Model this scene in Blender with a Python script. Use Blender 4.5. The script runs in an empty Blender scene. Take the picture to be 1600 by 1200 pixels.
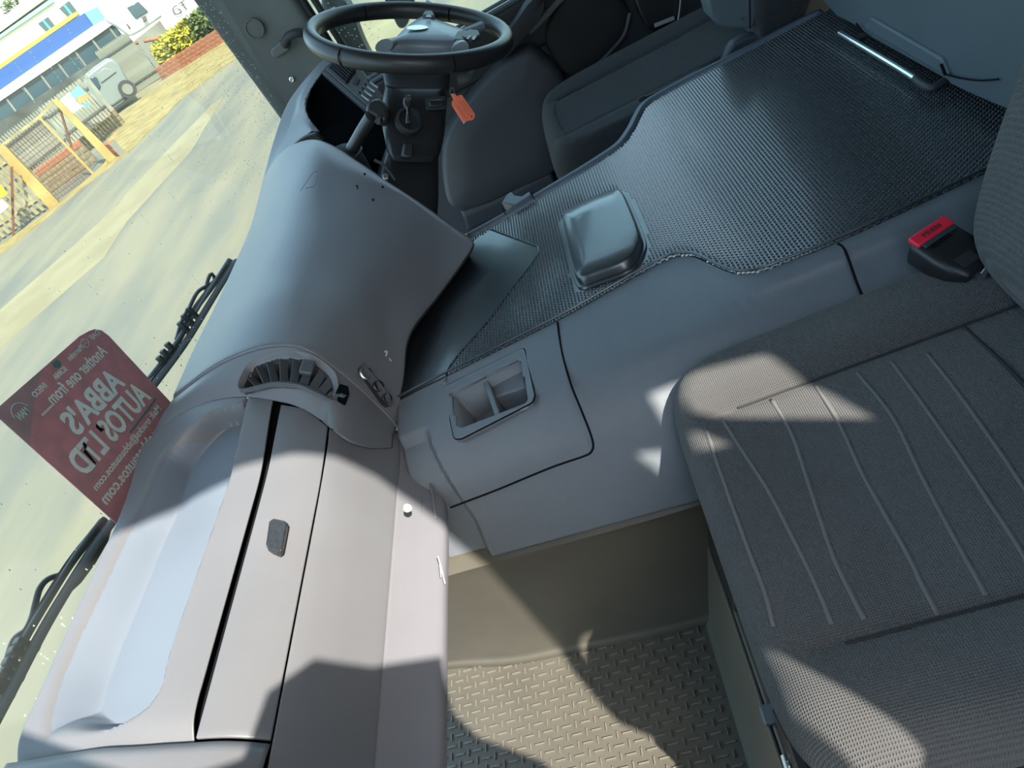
import bpy, bmesh, math, random
from mathutils import Vector, Matrix
random.seed(7)
sc = bpy.context.scene
COL = sc.collection
V3 = Vector

# ------------------------------------------------------------ camera, world, sun
CAM_H = 1.2
cam_d = bpy.data.cameras.new('camera')
cam = bpy.data.objects.new('camera', cam_d)
COL.objects.link(cam)
cam_d.sensor_width = 36.0
cam_d.lens = 1050.0 / 1600.0 * 36.0
cam_d.clip_start = 0.01
cam_d.clip_end = 500
CR = V3((-0.06420274, -0.89473725, -0.44195391))      # camera right in cab axes
CD = V3((-0.66413887, 0.36885982, -0.6502784))        # camera down
CF = V3((0.74484734, 0.25176912, -0.6179116))         # camera forward
cam.matrix_world = Matrix(((CR.x, -CD.x, -CF.x, 0), (CR.y, -CD.y, -CF.y, 0), (CR.z, -CD.z, -CF.z, CAM_H), (0, 0, 0, 1)))
sc.camera = cam
vs = sc.view_settings
vs.view_transform = 'Standard'; vs.look = 'None'; vs.gamma = 1; vs.exposure = 0.0
try: vs.use_curve_mapping = False
except Exception: pass

SUN = V3((-0.68, -0.65, 1.0)).normalized()            # towards the sun
w = bpy.data.worlds.new('world'); sc.world = w; w.use_nodes = True
nt = w.node_tree; nt.nodes.clear()
sky = nt.nodes.new('ShaderNodeTexSky'); sky.sky_type = 'NISHITA'; sky.sun_disc = False
sky.sun_elevation = math.asin(SUN.z); sky.sun_rotation = math.atan2(SUN.x, SUN.y)
sky.air_density = 1.0; sky.dust_density = 2.5; sky.ozone_density = 1.5
bg = nt.nodes.new('ShaderNodeBackground'); bg.inputs['Strength'].default_value = 1.1
wo = nt.nodes.new('ShaderNodeOutputWorld')
hz = nt.nodes.new('ShaderNodeMix'); hz.data_type = 'RGBA'      # thin white haze over the whole sky
hz.inputs[0].default_value = 0.5; hz.inputs[7].default_value = (1.12, 1.72, 1.78, 1)
nt.links.new(sky.outputs[0], hz.inputs[6]); nt.links.new(hz.outputs[2], bg.inputs[0]); nt.links.new(bg.outputs[0], wo.inputs[0])
sd = bpy.data.lights.new('sun', 'SUN'); sd.energy = 15.0; sd.angle = 0.012; sd.color = (1.0, 0.93, 0.82)
so = bpy.data.objects.new('sun', sd); COL.objects.link(so)
so.rotation_euler = SUN.to_track_quat('Z', 'Y').to_euler(); so.location = (-3, -2, 6)

# ------------------------------------------------------------ helpers
def VL(*q):
    """flat numbers to a list of points"""
    return [V3(q[i:i + 3]) for i in range(0, len(q), 3)]

def tag(o, label=None, cat=None, group=None, kind=None):
    if label: o['label'] = label
    if cat: o['category'] = cat
    if group: o['group'] = group
    if kind: o['kind'] = kind
    return o

def thing(name, loc, label, cat, group=None):
    o = bpy.data.objects.new(name, None); COL.objects.link(o)
    o.location = loc; o.empty_display_size = 0.05
    return tag(o, label, cat, group)

def wloc(o):
    p = V3(o.location)
    q = o.parent
    while q is not None:
        p = p + V3(q.location); q = q.parent
    return p

def link(name, me, mat, parent=None, smooth=True, angle=35):
    o = bpy.data.objects.new(name, me); COL.objects.link(o)
    if mat: me.materials.append(mat)
    if smooth:
        me.polygons.foreach_set('use_smooth', [True] * len(me.polygons))
        try: me.set_sharp_from_angle(angle=math.radians(angle))
        except Exception: pass
    if parent is not None:
        o.parent = parent
        o.location = -wloc(parent)
    return o

def mesh(name, vs_, fs, mat, parent=None, smooth=True, angle=35, fix=True):
    me = bpy.data.meshes.new(name)
    me.from_pydata([tuple(v) for v in vs_], [], fs); me.update()
    if fix:
        bm = bmesh.new(); bm.from_mesh(me)
        bmesh.ops.recalc_face_normals(bm, faces=bm.faces); bm.to_mesh(me); bm.free()
    return link(name, me, mat, parent, smooth, angle)

def bevel(o, wd, seg=3, ang=30):
    m = o.modifiers.new('bevel', 'BEVEL'); m.width = wd; m.segments = seg
    m.limit_method = 'ANGLE'; m.angle_limit = math.radians(ang)
    return o

def solid(o, t, off=0.0):
    m = o.modifiers.new('solid', 'SOLIDIFY'); m.thickness = t; m.offset = off
    return o

def cr(p0, p1, p2, p3, t):
    return 0.5 * ((2 * p1) + (p2 - p0) * t + (2 * p0 - 5 * p1 + 4 * p2 - p3) * t * t + (3 * p1 - p0 - 3 * p2 + p3) * t ** 3)

def spline(pts, n, closed=False, lin=False):
    """n points evenly spaced along a smooth curve through pts"""
    pts = [V3(p) for p in pts]
    m = len(pts); fine = []
    segs = m if closed else m - 1
    sub = 1 if lin else 12
    for i in range(segs):
        a, b = pts[i], pts[(i + 1) % m]
        if closed: z, c = pts[i - 1], pts[(i + 2) % m]
        else:
            z = pts[i - 1] if i else a * 2 - b
            c = pts[i + 2] if i + 2 < m else b * 2 - a
        for k in range(sub):
            fine.append(a.copy() if lin else cr(z, a, b, c, k / sub))
    fine.append(pts[0].copy() if closed else pts[-1].copy())
    d = [0.0]
    for i in range(1, len(fine)): d.append(d[-1] + (fine[i] - fine[i - 1]).length)
    out = []; j = 0
    cnt = n if closed else n - 1
    for k in range(n):
        t = d[-1] * k / cnt
        while j < len(d) - 2 and d[j + 1] < t: j += 1
        h = d[j + 1] - d[j]
        out.append(fine[j].lerp(fine[j + 1], (t - d[j]) / h if h > 1e-9 else 0))
    return out

def grid(rows, nu, nv, lin_u=False, lin_v=False):
    R = [spline(r, nu, lin=lin_u) for r in rows]
    cols = [spline([R[j][i] for j in range(len(R))], nv, lin=lin_v) for i in range(nu)]
    return [[cols[i][j] for i in range(nu)] for j in range(nv)]      # [v][u]

def loft(name, rows, mat, parent=None, nu=40, nv=40, thick=0.004, disp=None, hole=None, lin_u=False, lin_v=False, angle=40, flip=1, ret=False):
    G = grid(rows, nu, nv, lin_u, lin_v)
    if disp:
        N = [[None] * nu for _ in range(nv)]
        for j in range(nv):
            for i in range(nu):
                a = G[j][min(i + 1, nu - 1)] - G[j][max(i - 1, 0)]
                b = G[min(j + 1, nv - 1)][i] - G[max(j - 1, 0)][i]
                n = a.cross(b); N[j][i] = n.normalized() * flip if n.length > 1e-12 else V3((0, 0, 1))
        G2 = [[G[j][i] + N[j][i] * disp(G[j][i], i / (nu - 1), j / (nv - 1)) for i in range(nu)] for j in range(nv)]
    else: G2 = G
    vs_ = [p for r in G2 for p in r]
    fs = []
    for j in range(nv - 1):
        for i in range(nu - 1):
            if hole:
                c = (G[j][i] + G[j + 1][i + 1]) * 0.5
                if hole(c): continue
            fs.append((j * nu + i, j * nu + i + 1, (j + 1) * nu + i + 1, (j + 1) * nu + i))
    o = mesh(name, vs_, fs, mat, parent, angle=angle)
    if thick: solid(o, thick, 0)
    return (o, G) if ret else o

def prism(name, pts, vec, mat, parent=None, bev=0.0, seg=2, smooth=True):
    pts = [V3(p) for p in pts]; vec = V3(vec); n = len(pts)
    vs_ = pts + [p + vec for p in pts]
    fs = [tuple(range(n)), tuple(range(2 * n - 1, n - 1, -1))] + [(i, (i + 1) % n, n + (i + 1) % n, n + i) for i in range(n)]
    o = mesh(name, vs_, fs, mat, parent, smooth=smooth, angle=30)
    if bev: bevel(o, bev, seg)
    return o

def tube_data(pts, r, closed=False, n=10, m=None, lin=False, cap=True):
    m = m or max(8, len(pts) * 6)
    P = [V3(p) for p in pts] if lin == 'raw' else spline(pts, m, closed, lin)
    m = len(P); vs_, fs = [], []
    nprev = None
    for i in range(m):
        if closed: t = P[(i + 1) % m] - P[i - 1]
        else: t = P[min(i + 1, m - 1)] - P[max(i - 1, 0)]
        t.normalize()
        if nprev is None:
            a = V3((0, 0, 1)) if abs(t.z) < 0.9 else V3((1, 0, 0))
            nn = (a - t * a.dot(t)).normalized()
        else: nn = (nprev - t * nprev.dot(t)).normalized()
        nprev = nn; bb = t.cross(nn)
        rr = r(i / max(1, m - 1)) if callable(r) else r
        ra, rb = rr if isinstance(rr, tuple) else (rr, rr)
        for k in range(n):
            th = 2 * math.pi * k / n
            vs_.append(P[i] + nn * math.cos(th) * ra + bb * math.sin(th) * rb)
    for i in range(m if closed else m - 1):
        j = (i + 1) % m
        for k in range(n):
            fs.append((i * n + k, i * n + (k + 1) % n, j * n + (k + 1) % n, j * n + k))
    if not closed and cap:
        fs.append(tuple(range(n - 1, -1, -1))); fs.append(tuple(range((m - 1) * n, m * n)))
    return vs_, fs

def tube(name, pts, r, mat, parent=None, closed=False, n=10, m=None, lin=False):
    vs_, fs = tube_data(pts, r, closed, n, m, lin)
    return mesh(name, vs_, fs, mat, parent, angle=50)

def join(parts):
    vs_, fs = [], []
    for a, b in parts:
        k = len(vs_); vs_ += list(a); fs += [tuple(i + k for i in f) for f in b]
    return vs_, fs

def box_data(c, s, ax=None):
    c = V3(c); ax = ax or (V3((1, 0, 0)), V3((0, 1, 0)), V3((0, 0, 1)))
    vs_ = [c + V3(ax[0]) * (s[0] / 2 * i) + V3(ax[1]) * (s[1] / 2 * j) + V3(ax[2]) * (s[2] / 2 * k) for i in (-1, 1) for j in (-1, 1) for k in (-1, 1)]
    return vs_, [(0, 1, 3, 2), (4, 6, 7, 5), (0, 4, 5, 1), (2, 3, 7, 6), (0, 2, 6, 4), (1, 5, 7, 3)]

def box(name, c, s, mat, parent=None, ax=None, bev=0.0, seg=3):
    a, b = box_data(c, s, ax)
    o = mesh(name, a, b, mat, parent, angle=40)
    if bev: bevel(o, bev, seg)
    return o

def ring(name, outer, inner, mat, parent, n=64, depth=(0, 0, -0.004), lin=False, bev=0.0):
    """flat frame between two closed outlines with a turned-down rim on each"""
    A_ = spline(outer, n, True, lin); B_ = spline(inner, n, True, lin); d = V3(depth)
    vs_ = A_ + B_ + [p + d for p in A_] + [p + d for p in B_]
    fs = []
    for i in range(n):
        j = (i + 1) % n
        fs += [(i, j, n + j, n + i), (2 * n + i, i, j, 2 * n + j)[::-1], (n + i, n + j, 3 * n + j, 3 * n + i), (2 * n + i, 2 * n + j, 3 * n + j, 3 * n + i)]
    o = mesh(name, vs_, fs, mat, parent, angle=35)
    if bev: bevel(o, bev, 2)
    return o

def cup(name, top, bottom, mat, parent, n=48, lin=False):
    A_ = spline(top, n, True, lin); B_ = spline(bottom, n, True, lin)
    fs = [(i, (i + 1) % n, n + (i + 1) % n, n + i) for i in range(n)] + [tuple(range(n, 2 * n))]
    o = mesh(name, A_ + B_, fs, mat, parent, angle=35); solid(o, 0.002, 0)
    return o

def disc(name, c, normal, r, h, mat, parent=None, n=28, bev=0.0, profile=None):
    """turned body: profile = [(radius, height)...] along normal"""
    c = V3(c); nz = V3(normal).normalized()
    a = V3((1, 0, 0)) if abs(nz.x) < 0.8 else V3((0, 1, 0))
    u = (a - nz * a.dot(nz)).normalized(); v = nz.cross(u)
    pr = profile or [(r, 0), (r, h)]
    vs_, fs = [], []
    for q, (rr, hh) in enumerate(pr):
        for k in range(n):
            th = 2 * math.pi * k / n
            vs_.append(c + nz * hh + (u * math.cos(th) + v * math.sin(th)) * rr)
    for q in range(len(pr) - 1):
        for k in range(n):
            fs.append((q * n + k, q * n + (k + 1) % n, (q + 1) * n + (k + 1) % n, (q + 1) * n + k))
    fs.append(tuple(range(n - 1, -1, -1))); fs.append(tuple(range((len(pr) - 1) * n, len(pr) * n)))
    o = mesh(name, vs_, fs, mat, parent, angle=35)
    if bev: bevel(o, bev, 2)
    return o

def inpoly(x, y, P):
    r = False; j = len(P) - 1
    for i in range(len(P)):
        xi, yi, xj, yj = P[i][0], P[i][1], P[j][0], P[j][1]
        if (yi > y) != (yj > y) and x < (xj - xi) * (y - yi) / (yj - yi) + xi: r = not r
        j = i
    return r

def deeper(pts, k):
    """the same outline carried further back into the dashboard, away from the seats"""
    o = V3((0, 0, CAM_H)); return [o + (V3(p) - o) * k for p in pts]

def outset(P, d):
    """2-D outline grown by d"""
    n = len(P); ar = sum(P[i - 1][0] * P[i][1] - P[i][0] * P[i - 1][1] for i in range(n)); sg = 1 if ar > 0 else -1
    out = []
    for i in range(n):
        ax, ay = P[(i + 1) % n][0] - P[i - 1][0], P[(i + 1) % n][1] - P[i - 1][1]; l = math.hypot(ax, ay) or 1
        out.append((P[i][0] + sg * ay / l * d, P[i][1] - sg * ax / l * d))
    return out

def pdist(x, y, P):
    d = 9e9
    for i in range(len(P)):
        ax, ay = P[i - 1][0], P[i - 1][1]; bx, by = P[i][0], P[i][1]
        dx, dy = bx - ax, by - ay; l = dx * dx + dy * dy
        t = max(0, min(1, ((x - ax) * dx + (y - ay) * dy) / l)) if l else 0
        d = min(d, math.hypot(x - ax - t * dx, y - ay - t * dy))
    return d

def sst(a, b, x):
    t = max(0.0, min(1.0, (x - a) / (b - a))); return t * t * (3 - 2 * t)

def copy_tree(o, parent=None):
    c = o.copy(); COL.objects.link(c); c.parent = parent
    for ch in list(o.children): copy_tree(ch, c)
    return c

def text(name, s, origin, right, up, wd, ht, mat, parent=None, thick=0.0004, bold=0.0):
    """lettering as a flat mesh; origin = lower left, in the lettering's own reading direction"""
    cu = bpy.data.curves.new(name, 'FONT'); cu.body = s; cu.extrude = 0.01; cu.offset = bold; cu.resolution_u = 3
    t = bpy.data.objects.new(name, cu); COL.objects.link(t)
    dg = bpy.context.evaluated_depsgraph_get()
    me = bpy.data.meshes.new_from_object(t.evaluated_get(dg))
    bpy.data.objects.remove(t); bpy.data.curves.remove(cu)
    xs = [v.co.x for v in me.vertices]; ys = [v.co.y for v in me.vertices]
    x0, x1, y0, y1 = min(xs), max(xs), min(ys), max(ys)
    r, u = V3(right).normalized(), V3(up).normalized(); nn = r.cross(u)
    for v in me.vertices:
        p = V3(origin) + r * ((v.co.x - x0) / (x1 - x0) * wd) + u * ((v.co.y - y0) / (y1 - y0) * ht) + nn * (thick if v.co.z > 0 else -thick)
        v.co = p
    me.update()
    return link(name, me, mat, parent, smooth=False)

# ------------------------------------------------------------ materials
def mat(name, col, rough=0.5, spec=0.5, bump=0.0, bscale=600.0, var=0.0, vscale=8.0, metal=0.0, col2=None, detail=3.0, stretch=None, coat=0.0, sheen=0.0):
    m = bpy.data.materials.new(name); m.use_nodes = True
    t = m.node_tree; b = t.nodes['Principled BSDF']
    b.inputs['Roughness'].default_value = rough; b.inputs['Metallic'].default_value = metal
    b.inputs['Specular IOR Level'].default_value = spec
    if coat: b.inputs['Coat Weight'].default_value = coat; b.inputs['Coat Roughness'].default_value = 0.12
    if sheen: b.inputs['Sheen Weight'].default_value = sheen
    tc = t.nodes.new('ShaderNodeTexCoord'); src = tc.outputs['Object']
    if stretch:
        mp = t.nodes.new('ShaderNodeMapping'); mp.inputs['Scale'].default_value = stretch
        t.links.new(src, mp.inputs[0]); src = mp.outputs[0]
    if var or col2:
        n = t.nodes.new('ShaderNodeTexNoise'); n.inputs['Scale'].default_value = vscale; n.inputs['Detail'].default_value = detail + 2
        t.links.new(src, n.inputs['Vector'])
        mx = t.nodes.new('ShaderNodeMix'); mx.data_type = 'RGBA'
        c2 = col2 or tuple(c * (1 - var) for c in col)
        c1 = col if col2 else tuple(c * (1 + var) for c in col)
        mx.inputs[6].default_value = (*c1, 1); mx.inputs[7].default_value = (*c2, 1)
        rp = t.nodes.new('ShaderNodeMapRange'); rp.inputs[1].default_value = 0.35; rp.inputs[2].default_value = 0.65
        t.links.new(n.outputs['Fac'], rp.inputs[0]); t.links.new(rp.outputs[0], mx.inputs[0])
        t.links.new(mx.outputs[2], b.inputs['Base Color'])
    else: b.inputs['Base Color'].default_value = (*col, 1)
    if bump:
        n2 = t.nodes.new('ShaderNodeTexNoise'); n2.inputs['Scale'].default_value = bscale; n2.inputs['Detail'].default_value = detail
        t.links.new(src, n2.inputs['Vector'])
        bp = t.nodes.new('ShaderNodeBump'); bp.inputs['Strength'].default_value = bump; bp.inputs['Distance'].default_value = 0.001
        t.links.new(n2.outputs['Fac'], bp.inputs['Height']); t.links.new(bp.outputs[0], b.inputs['Normal'])
    return m

def weave(name, col, scale, rough=0.9):
    """woven cloth: crossed fine waves"""
    m = mat(name, col, rough, 0.2, 0.0, var=0.12, vscale=5.0, sheen=0.15)
    t = m.node_tree; b = t.nodes['Principled BSDF']
    tc = t.nodes.new('ShaderNodeTexCoord')
    hs = []
    for d in ('X', 'Y'):
        wv = t.nodes.new('ShaderNodeTexWave'); wv.bands_direction = d; wv.inputs['Scale'].default_value = scale; wv.inputs['Distortion'].default_value = 0.4
        t.links.new(tc.outputs['Object'], wv.inputs['Vector']); hs.append(wv)
    ad = t.nodes.new('ShaderNodeMath'); ad.operation = 'MULTIPLY'
    t.links.new(hs[0].outputs['Fac'], ad.inputs[0]); t.links.new(hs[1].outputs['Fac'], ad.inputs[1])
    bp = t.nodes.new('ShaderNodeBump'); bp.inputs['Strength'].default_value = 0.8; bp.inputs['Distance'].default_value = 0.002
    t.links.new(ad.outputs[0], bp.inputs['Height']); t.links.new(bp.outputs[0], b.inputs['Normal'])
    return m

M = {}
M['dash'] = mat('dash_plastic', (0.125, 0.128, 0.138), 0.42, 0.5, 0.18, 900, 0.05, 5)
M['dash_low'] = mat('lower_dash_plastic', (0.15, 0.15, 0.165), 0.5, 0.45, 0.25, 1100, 0.05, 5)
M['trim'] = mat('grey_trim_plastic', (0.122, 0.137, 0.155), 0.40, 0.6, 0.55, 900, 0.05, 6)
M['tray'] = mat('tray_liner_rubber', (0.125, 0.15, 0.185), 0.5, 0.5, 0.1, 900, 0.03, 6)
M['black'] = mat('black_plastic', (0.012, 0.012, 0.013), 0.38, 0.5, 0.12, 900)
M['blackmatte'] = mat('black_matte_plastic', (0.018, 0.019, 0.021), 0.6, 0.4, 0.2, 900)
M['gap'] = mat('dark_gap', (0.006, 0.006, 0.007), 0.9, 0.1)
M['facia'] = mat('instrument_black', (0.003, 0.004, 0.005), 0.8, 0.02)
M['stud'] = mat('mat_stud_rubber', (0.05, 0.062, 0.07), 0.25, 1.0, coat=1.0)
M['slat'] = mat('vent_slat_plastic', (0.06, 0.07, 0.08), 0.4, 0.5, 0.1, 900)
M['dark'] = mat('dark_grey_plastic', (0.03, 0.032, 0.037), 0.5, 0.4, 0.2, 900)
M['leather'] = mat('black_leather', (0.022, 0.021, 0.02), 0.36, 0.5, 0.25, 700, 0.1, 12)
M['hub'] = mat('hub_plastic_sky_sheen', (0.17, 0.195, 0.22), 0.33, 0.5, 0.1, 1000)  # paler than the dark grey plastic; sky reflection is put into the colour
M['rubber'] = mat('black_rubber_mat', (0.012, 0.015, 0.018), 0.30, 1.0, 0.05, 500, 0.15, 7, coat=0.7)
M['pad'] = mat('smooth_rubber_pad', (0.022, 0.028, 0.034), 0.33, 1.0, 0.15, 220, 0.15, 10, coat=0.6)
M['foot'] = mat('footwell_rubber', (0.085, 0.078, 0.062), 0.5, 0.45, 0.12, 700, 0.10, 6)
M['bar'] = mat('footwell_tread_highlit', (0.15, 0.14, 0.115), 0.35, 0.5)  # same rubber as the footwell, coloured lighter to give the bars highlights
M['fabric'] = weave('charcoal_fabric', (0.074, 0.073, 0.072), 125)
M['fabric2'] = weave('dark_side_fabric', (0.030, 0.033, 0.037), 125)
M['stripe'] = mat('grey_stripe_thread', (0.115, 0.113, 0.112), 0.9, 0.2)
M['seam'] = mat('seam_thread', (0.03, 0.03, 0.032), 0.9, 0.2)
M['bunk'] = mat('blue_grey_panel', (0.085, 0.11, 0.125), 0.5, 0.45, 0.15, 900, 0.06, 6)
M['pillar'] = mat('grey_pillar_trim', (0.10, 0.108, 0.105), 0.55, 0.4, 0.12, 900)
M['chrome'] = mat('chrome', (0.75, 0.77, 0.78), 0.18, 0.5, metal=1.0)
M['steel'] = mat('brushed_steel', (0.5, 0.5, 0.48), 0.3, 0.5, metal=1.0)
M['red'] = mat('red_button_plastic', (0.75, 0.02, 0.05), 0.4, 0.5)
M['orange'] = mat('orange_tag_plastic', (0.85, 0.17, 0.085), 0.5, 0.4)
M['ink'] = mat('dark_ink', (0.05, 0.03, 0.03), 0.7, 0.2)
M['wearwhite'] = mat('scuffed_plastic', (0.34, 0.34, 0.34), 0.7, 0.3, 0.5, 200)
M['lock'] = mat('lock_button_plastic', (0.018, 0.017, 0.016), 0.35, 0.5, 0.35, 500, 0.3, 200)
M['placard'] = mat('red_print_backlit', (0.31, 0.165, 0.168), 0.55, 0.3, vscale=40.0, col2=(0.42, 0.185, 0.20))  # red lightened in the colour to stand for sun through paper and haze
M['print'] = mat('pale_print', (0.46, 0.56, 0.53), 0.6, 0.3, vscale=60.0, col2=(0.54, 0.62, 0.58))
M['printgreen'] = mat('green_print', (0.06, 0.15, 0.14), 0.6, 0.3)
M['doorcard'] = mat('door_card', (0.05, 0.055, 0.066), 0.55, 0.4, 0.15, 900)
M['speaker'] = mat('speaker_cloth', (0.022, 0.022, 0.022), 0.8, 0.2, 0.4, 900)
M['ledge'] = mat('ledge_plastic', (0.085, 0.11, 0.14), 0.4, 0.5, 0.1, 900)
M['roof'] = mat('roof_lining', (0.24, 0.24, 0.23), 0.9, 0.2, 0.1, 300)
M['buckletag'] = mat('buckle_slot_plastic', (0.02, 0.05, 0.05), 0.5, 0.4)

# ================================================================ CAB SHELL
def struct(o): o['kind'] = 'structure'; return o

# windscreen glass: clear sheet, thin dust whose pale veil stands in for glare
def glass_mat():
    m = bpy.data.materials.new('windscreen_glass'); m.use_nodes = True
    t = m.node_tree; t.nodes.clear()
    out = t.nodes.new('ShaderNodeOutputMaterial')
    tr = t.nodes.new('ShaderNodeBsdfTransparent'); tr.inputs[0].default_value = (0.86, 0.93, 0.90, 1)
    gl = t.nodes.new('ShaderNodeBsdfGlossy'); gl.inputs['Roughness'].default_value = 0.02
    df = t.nodes.new('ShaderNodeBsdfDiffuse'); df.inputs[0].default_value = (0.75, 0.85, 0.80, 1)
    fr = t.nodes.new('ShaderNodeLayerWeight'); fr.inputs['Blend'].default_value = 0.12
    m1 = t.nodes.new('ShaderNodeMixShader'); m1.inputs[0].default_value = 0.05
    m2 = t.nodes.new('ShaderNodeMixShader')
    t.links.new(tr.outputs[0], m1.inputs[1]); t.links.new(df.outputs[0], m1.inputs[2])
    t.links.new(fr.outputs['Facing'], m2.inputs[0]); t.links.new(m1.outputs[0], m2.inputs[1]); t.links.new(gl.outputs[0], m2.inputs[2])
    t.links.new(m2.outputs[0], out.inputs[0])
    return m
M['glass'] = glass_mat()
M['drop'] = mat('dried_water_drop', (0.75, 0.76, 0.68), 0.3, 0.6)
def gy(x): return 0.905 - 0.085 * ((x - 1.0) / 1.12) ** 2         # the glass bows forward in the middle
rows = [[(x, gy(x) - (z - 0.6) * 0.10, z) for x in (-0.1, 0.15, 0.45, 0.75, 1.0, 1.25, 1.55, 1.85, 2.1)] for z in (0.50, 0.9, 1.3, 1.72)]
win = loft('window_1', rows, M['glass'], None, 30, 10, 0)
struct(win)
tag(win, 'windscreen with dried rain streaks above the dashboard')

# droplets and runs dried on the glass, one mesh
parts = []
def drop(x, z, rx, rz):
    y = gy(x) - (z - 0.6) * 0.10 + 0.003
    n = 6; vs_ = [V3((x + rx * math.cos(6.283 * k / n), y, z + rz * math.sin(6.283 * k / n))) for k in range(n)] + [V3((x, y + 0.0012, z)), V3((x, y - 0.0004, z))]
    parts.append((vs_, [(k, (k + 1) % n, n) for k in range(n)] + [((k + 1) % n, k, n + 1) for k in range(n)]))
for k in range(420):                                              # thick spatter by the right-hand pillar
    x = 2.06 - abs(random.gauss(0, 0.22)); z = random.uniform(0.74, 1.12)
    drop(x, z, random.uniform(0.0007, 0.0018), random.uniform(0.0009, 0.0024))
for k in range(150):
    x = random.uniform(0.35, 1.9); z = random.uniform(0.7, 1.15)
    drop(x, z, random.uniform(0.0006, 0.0014), random.uniform(0.0008, 0.002))
for k in range(90):
    x = random.uniform(0.35, 1.2); z = random.uniform(0.64, 0.72)
    drop(x, z, random.uniform(0.0007, 0.0018), random.uniform(0.001, 0.0032))
for p in VL(1.2653,0.87,1.2217, 1.3206,0.87,1.2235, 1.3902,0.87,1.2308, 1.4597,0.87,1.2329, 1.4068,0.87,1.1944, 1.4251,0.87,1.1781, 1.3391,0.87,1.1893, 1.3332,0.87,1.077, 1.2448,0.87,1.0692, 1.2662,0.87,0.9188, 1.0168,0.87,0.9164, 1.4738,0.87,0.9606, 1.2672,0.87,0.7751, 1.3917,0.87,0.9042, 1.4676,0.87,1.2594, 1.2358,0.87,1.1875):
    sx, sz, ln = p[0], p[2], random.uniform(0.015, 0.035)
    x = sx; z = sz; zz = 0
    while zz < ln:
        h = random.uniform(0.002, 0.007); x += random.gauss(0, 0.0006)
        drop(x, z - zz, random.uniform(0.0004, 0.0009), h * 0.55); zz += h * random.uniform(1.0, 1.7)
o = mesh('dried_raindrops', *join(parts), M['drop'], win); o['kind'] = 'stuff'

# floor, tunnel side, rear wall, roof, sides; the left one is cut to shape the sun
floor = struct(box('floor', (1.0, 0.1, -0.02), (2.3, 1.75, 0.04), M['foot']))
pitch = 0.0175; bars = []
i = 0; y = -0.05
j = 0
while y < 0.80:
    x = 0.26; i = 0
    while x < 0.66:
        if x < 0.63 + max(0, (y - 0.4)) * 0.2 and y > 0.165:
            if (i + j) % 2 == 0: bars.append(box_data((x, y, 0.0012), (0.0024, 0.0185, 0.0050)))
            else: bars.append(box_data((x, y, 0.0012), (0.0125, 0.0020, 0.0042)))
        x += pitch; i += 1
    y += pitch * 1.05; j += 1
o = mesh('tread_bars', *join(bars), M['bar'], floor, smooth=False); o['kind'] = 'stuff'

top = VL(0.5959,0.5351,0.4, 0.5987,0.4682,0.4, 0.5916,0.3527,0.4, 0.5824,0.1873,0.4, 0.5772,0.0635,0.4, 0.5806,-0.0015,0.4)
bot = VL(0.6983,0.9244,0, 0.674,0.7,0, 0.6417,0.5467,0, 0.6295,0.4078,0, 0.618,0.2777,0, 0.6112,0.1519,0, 0.6102,0.0827,0)
top3 = spline(top, 24); bot3 = spline(bot, 24)
rows = []
for t in (0, 0.03, 0.07, 0.5, 0.93, 0.975, 1):
    r = []
    for a, b in zip(top3, bot3):
        p = a.lerp(b, t)
        if t == 0: p = a + V3((0.03, 0, 0.004))
        if t == 1: p = b + V3((-0.012, 0, 0.001))
        if t == 0.975: p = p + V3((-0.003, 0, 0))
        r.append(p)
    rows.append(r)
struct(loft('wall_tunnel', rows, M['foot'], None, 40, 40, 0.004, lin_v=False))
struct(box('wall_rear', (1.0, -1.25, 0.8), (2.3, 0.04, 2.3), M['bunk']))
struct(box('ceiling', (1.0, -0.22, 1.93), (2.3, 2.1, 0.05), M['roof'], bev=0.02))
struct(box('trim_1', (1.0, 0.77, 1.85), (2.26, 0.16, 0.16), M['roof'], bev=0.05))      # header above the windscreen

def holed_wall(name, x, th, outline, holes, m):
    """upright plate in the plane x with openings given as (y, z) outlines"""
    cu = bpy.data.curves.new(name, 'CURVE'); cu.dimensions = '2D'; cu.fill_mode = 'BOTH'; cu.extrude = th / 2
    for P in [outline] + holes:
        sp = cu.splines.new('POLY'); sp.points.add(len(P) - 1); sp.use_cyclic_u = True
        for q, (a, b) in zip(sp.points, P): q.co = (a, b, 0, 1)
    t = bpy.data.objects.new(name, cu); COL.objects.link(t)
    me = bpy.data.meshes.new_from_object(t.evaluated_get(bpy.context.evaluated_depsgraph_get()))
    bpy.data.objects.remove(t); bpy.data.curves.remove(cu)
    for v in me.vertices: v.co = (x + v.co.z, v.co.x, v.co.y)
    me.update(); me.name = name
    return link(name, me, m, None, smooth=False)
DOORWAY_SUN_CUT = [(-0.262, 0.45), (-0.262, 0.76), (-0.24, 0.83), (-0.222, 0.88), (-0.235, 0.95), (-0.256, 1.04), (-0.283, 1.12), (-0.285, 1.30), (-0.283, 1.64), (-0.275, 1.75), (-0.25, 1.82), (-0.20, 1.855), (-0.12, 1.862), (-0.02, 1.845), (0.09, 1.80), (0.13, 1.795), (0.22, 1.74), (0.36, 1.56), (0.42, 1.42),
           (0.35, 1.33), (0.26, 1.23), (0.18, 1.225), (0.11, 1.315), (0.04, 1.345), (0.0, 1.29), (-0.08, 1.262), (-0.05, 1.2), (0.03, 1.0), (0.03, 0.92), (-0.03, 0.82), (-0.05, 0.45)]  # door opening, its outline shaped to cast the wanted sun patches and shadows
SEAT_EDGE_SUN_CUT = [(-0.362, 1.15), (-0.335, 1.15), (-0.312, 1.10), (-0.292, 1.05), (-0.280, 0.94), (-0.315, 0.92), (-0.345, 0.99), (-0.353, 1.06)]  # added hole that lets sun onto the seat's front edge
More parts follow.
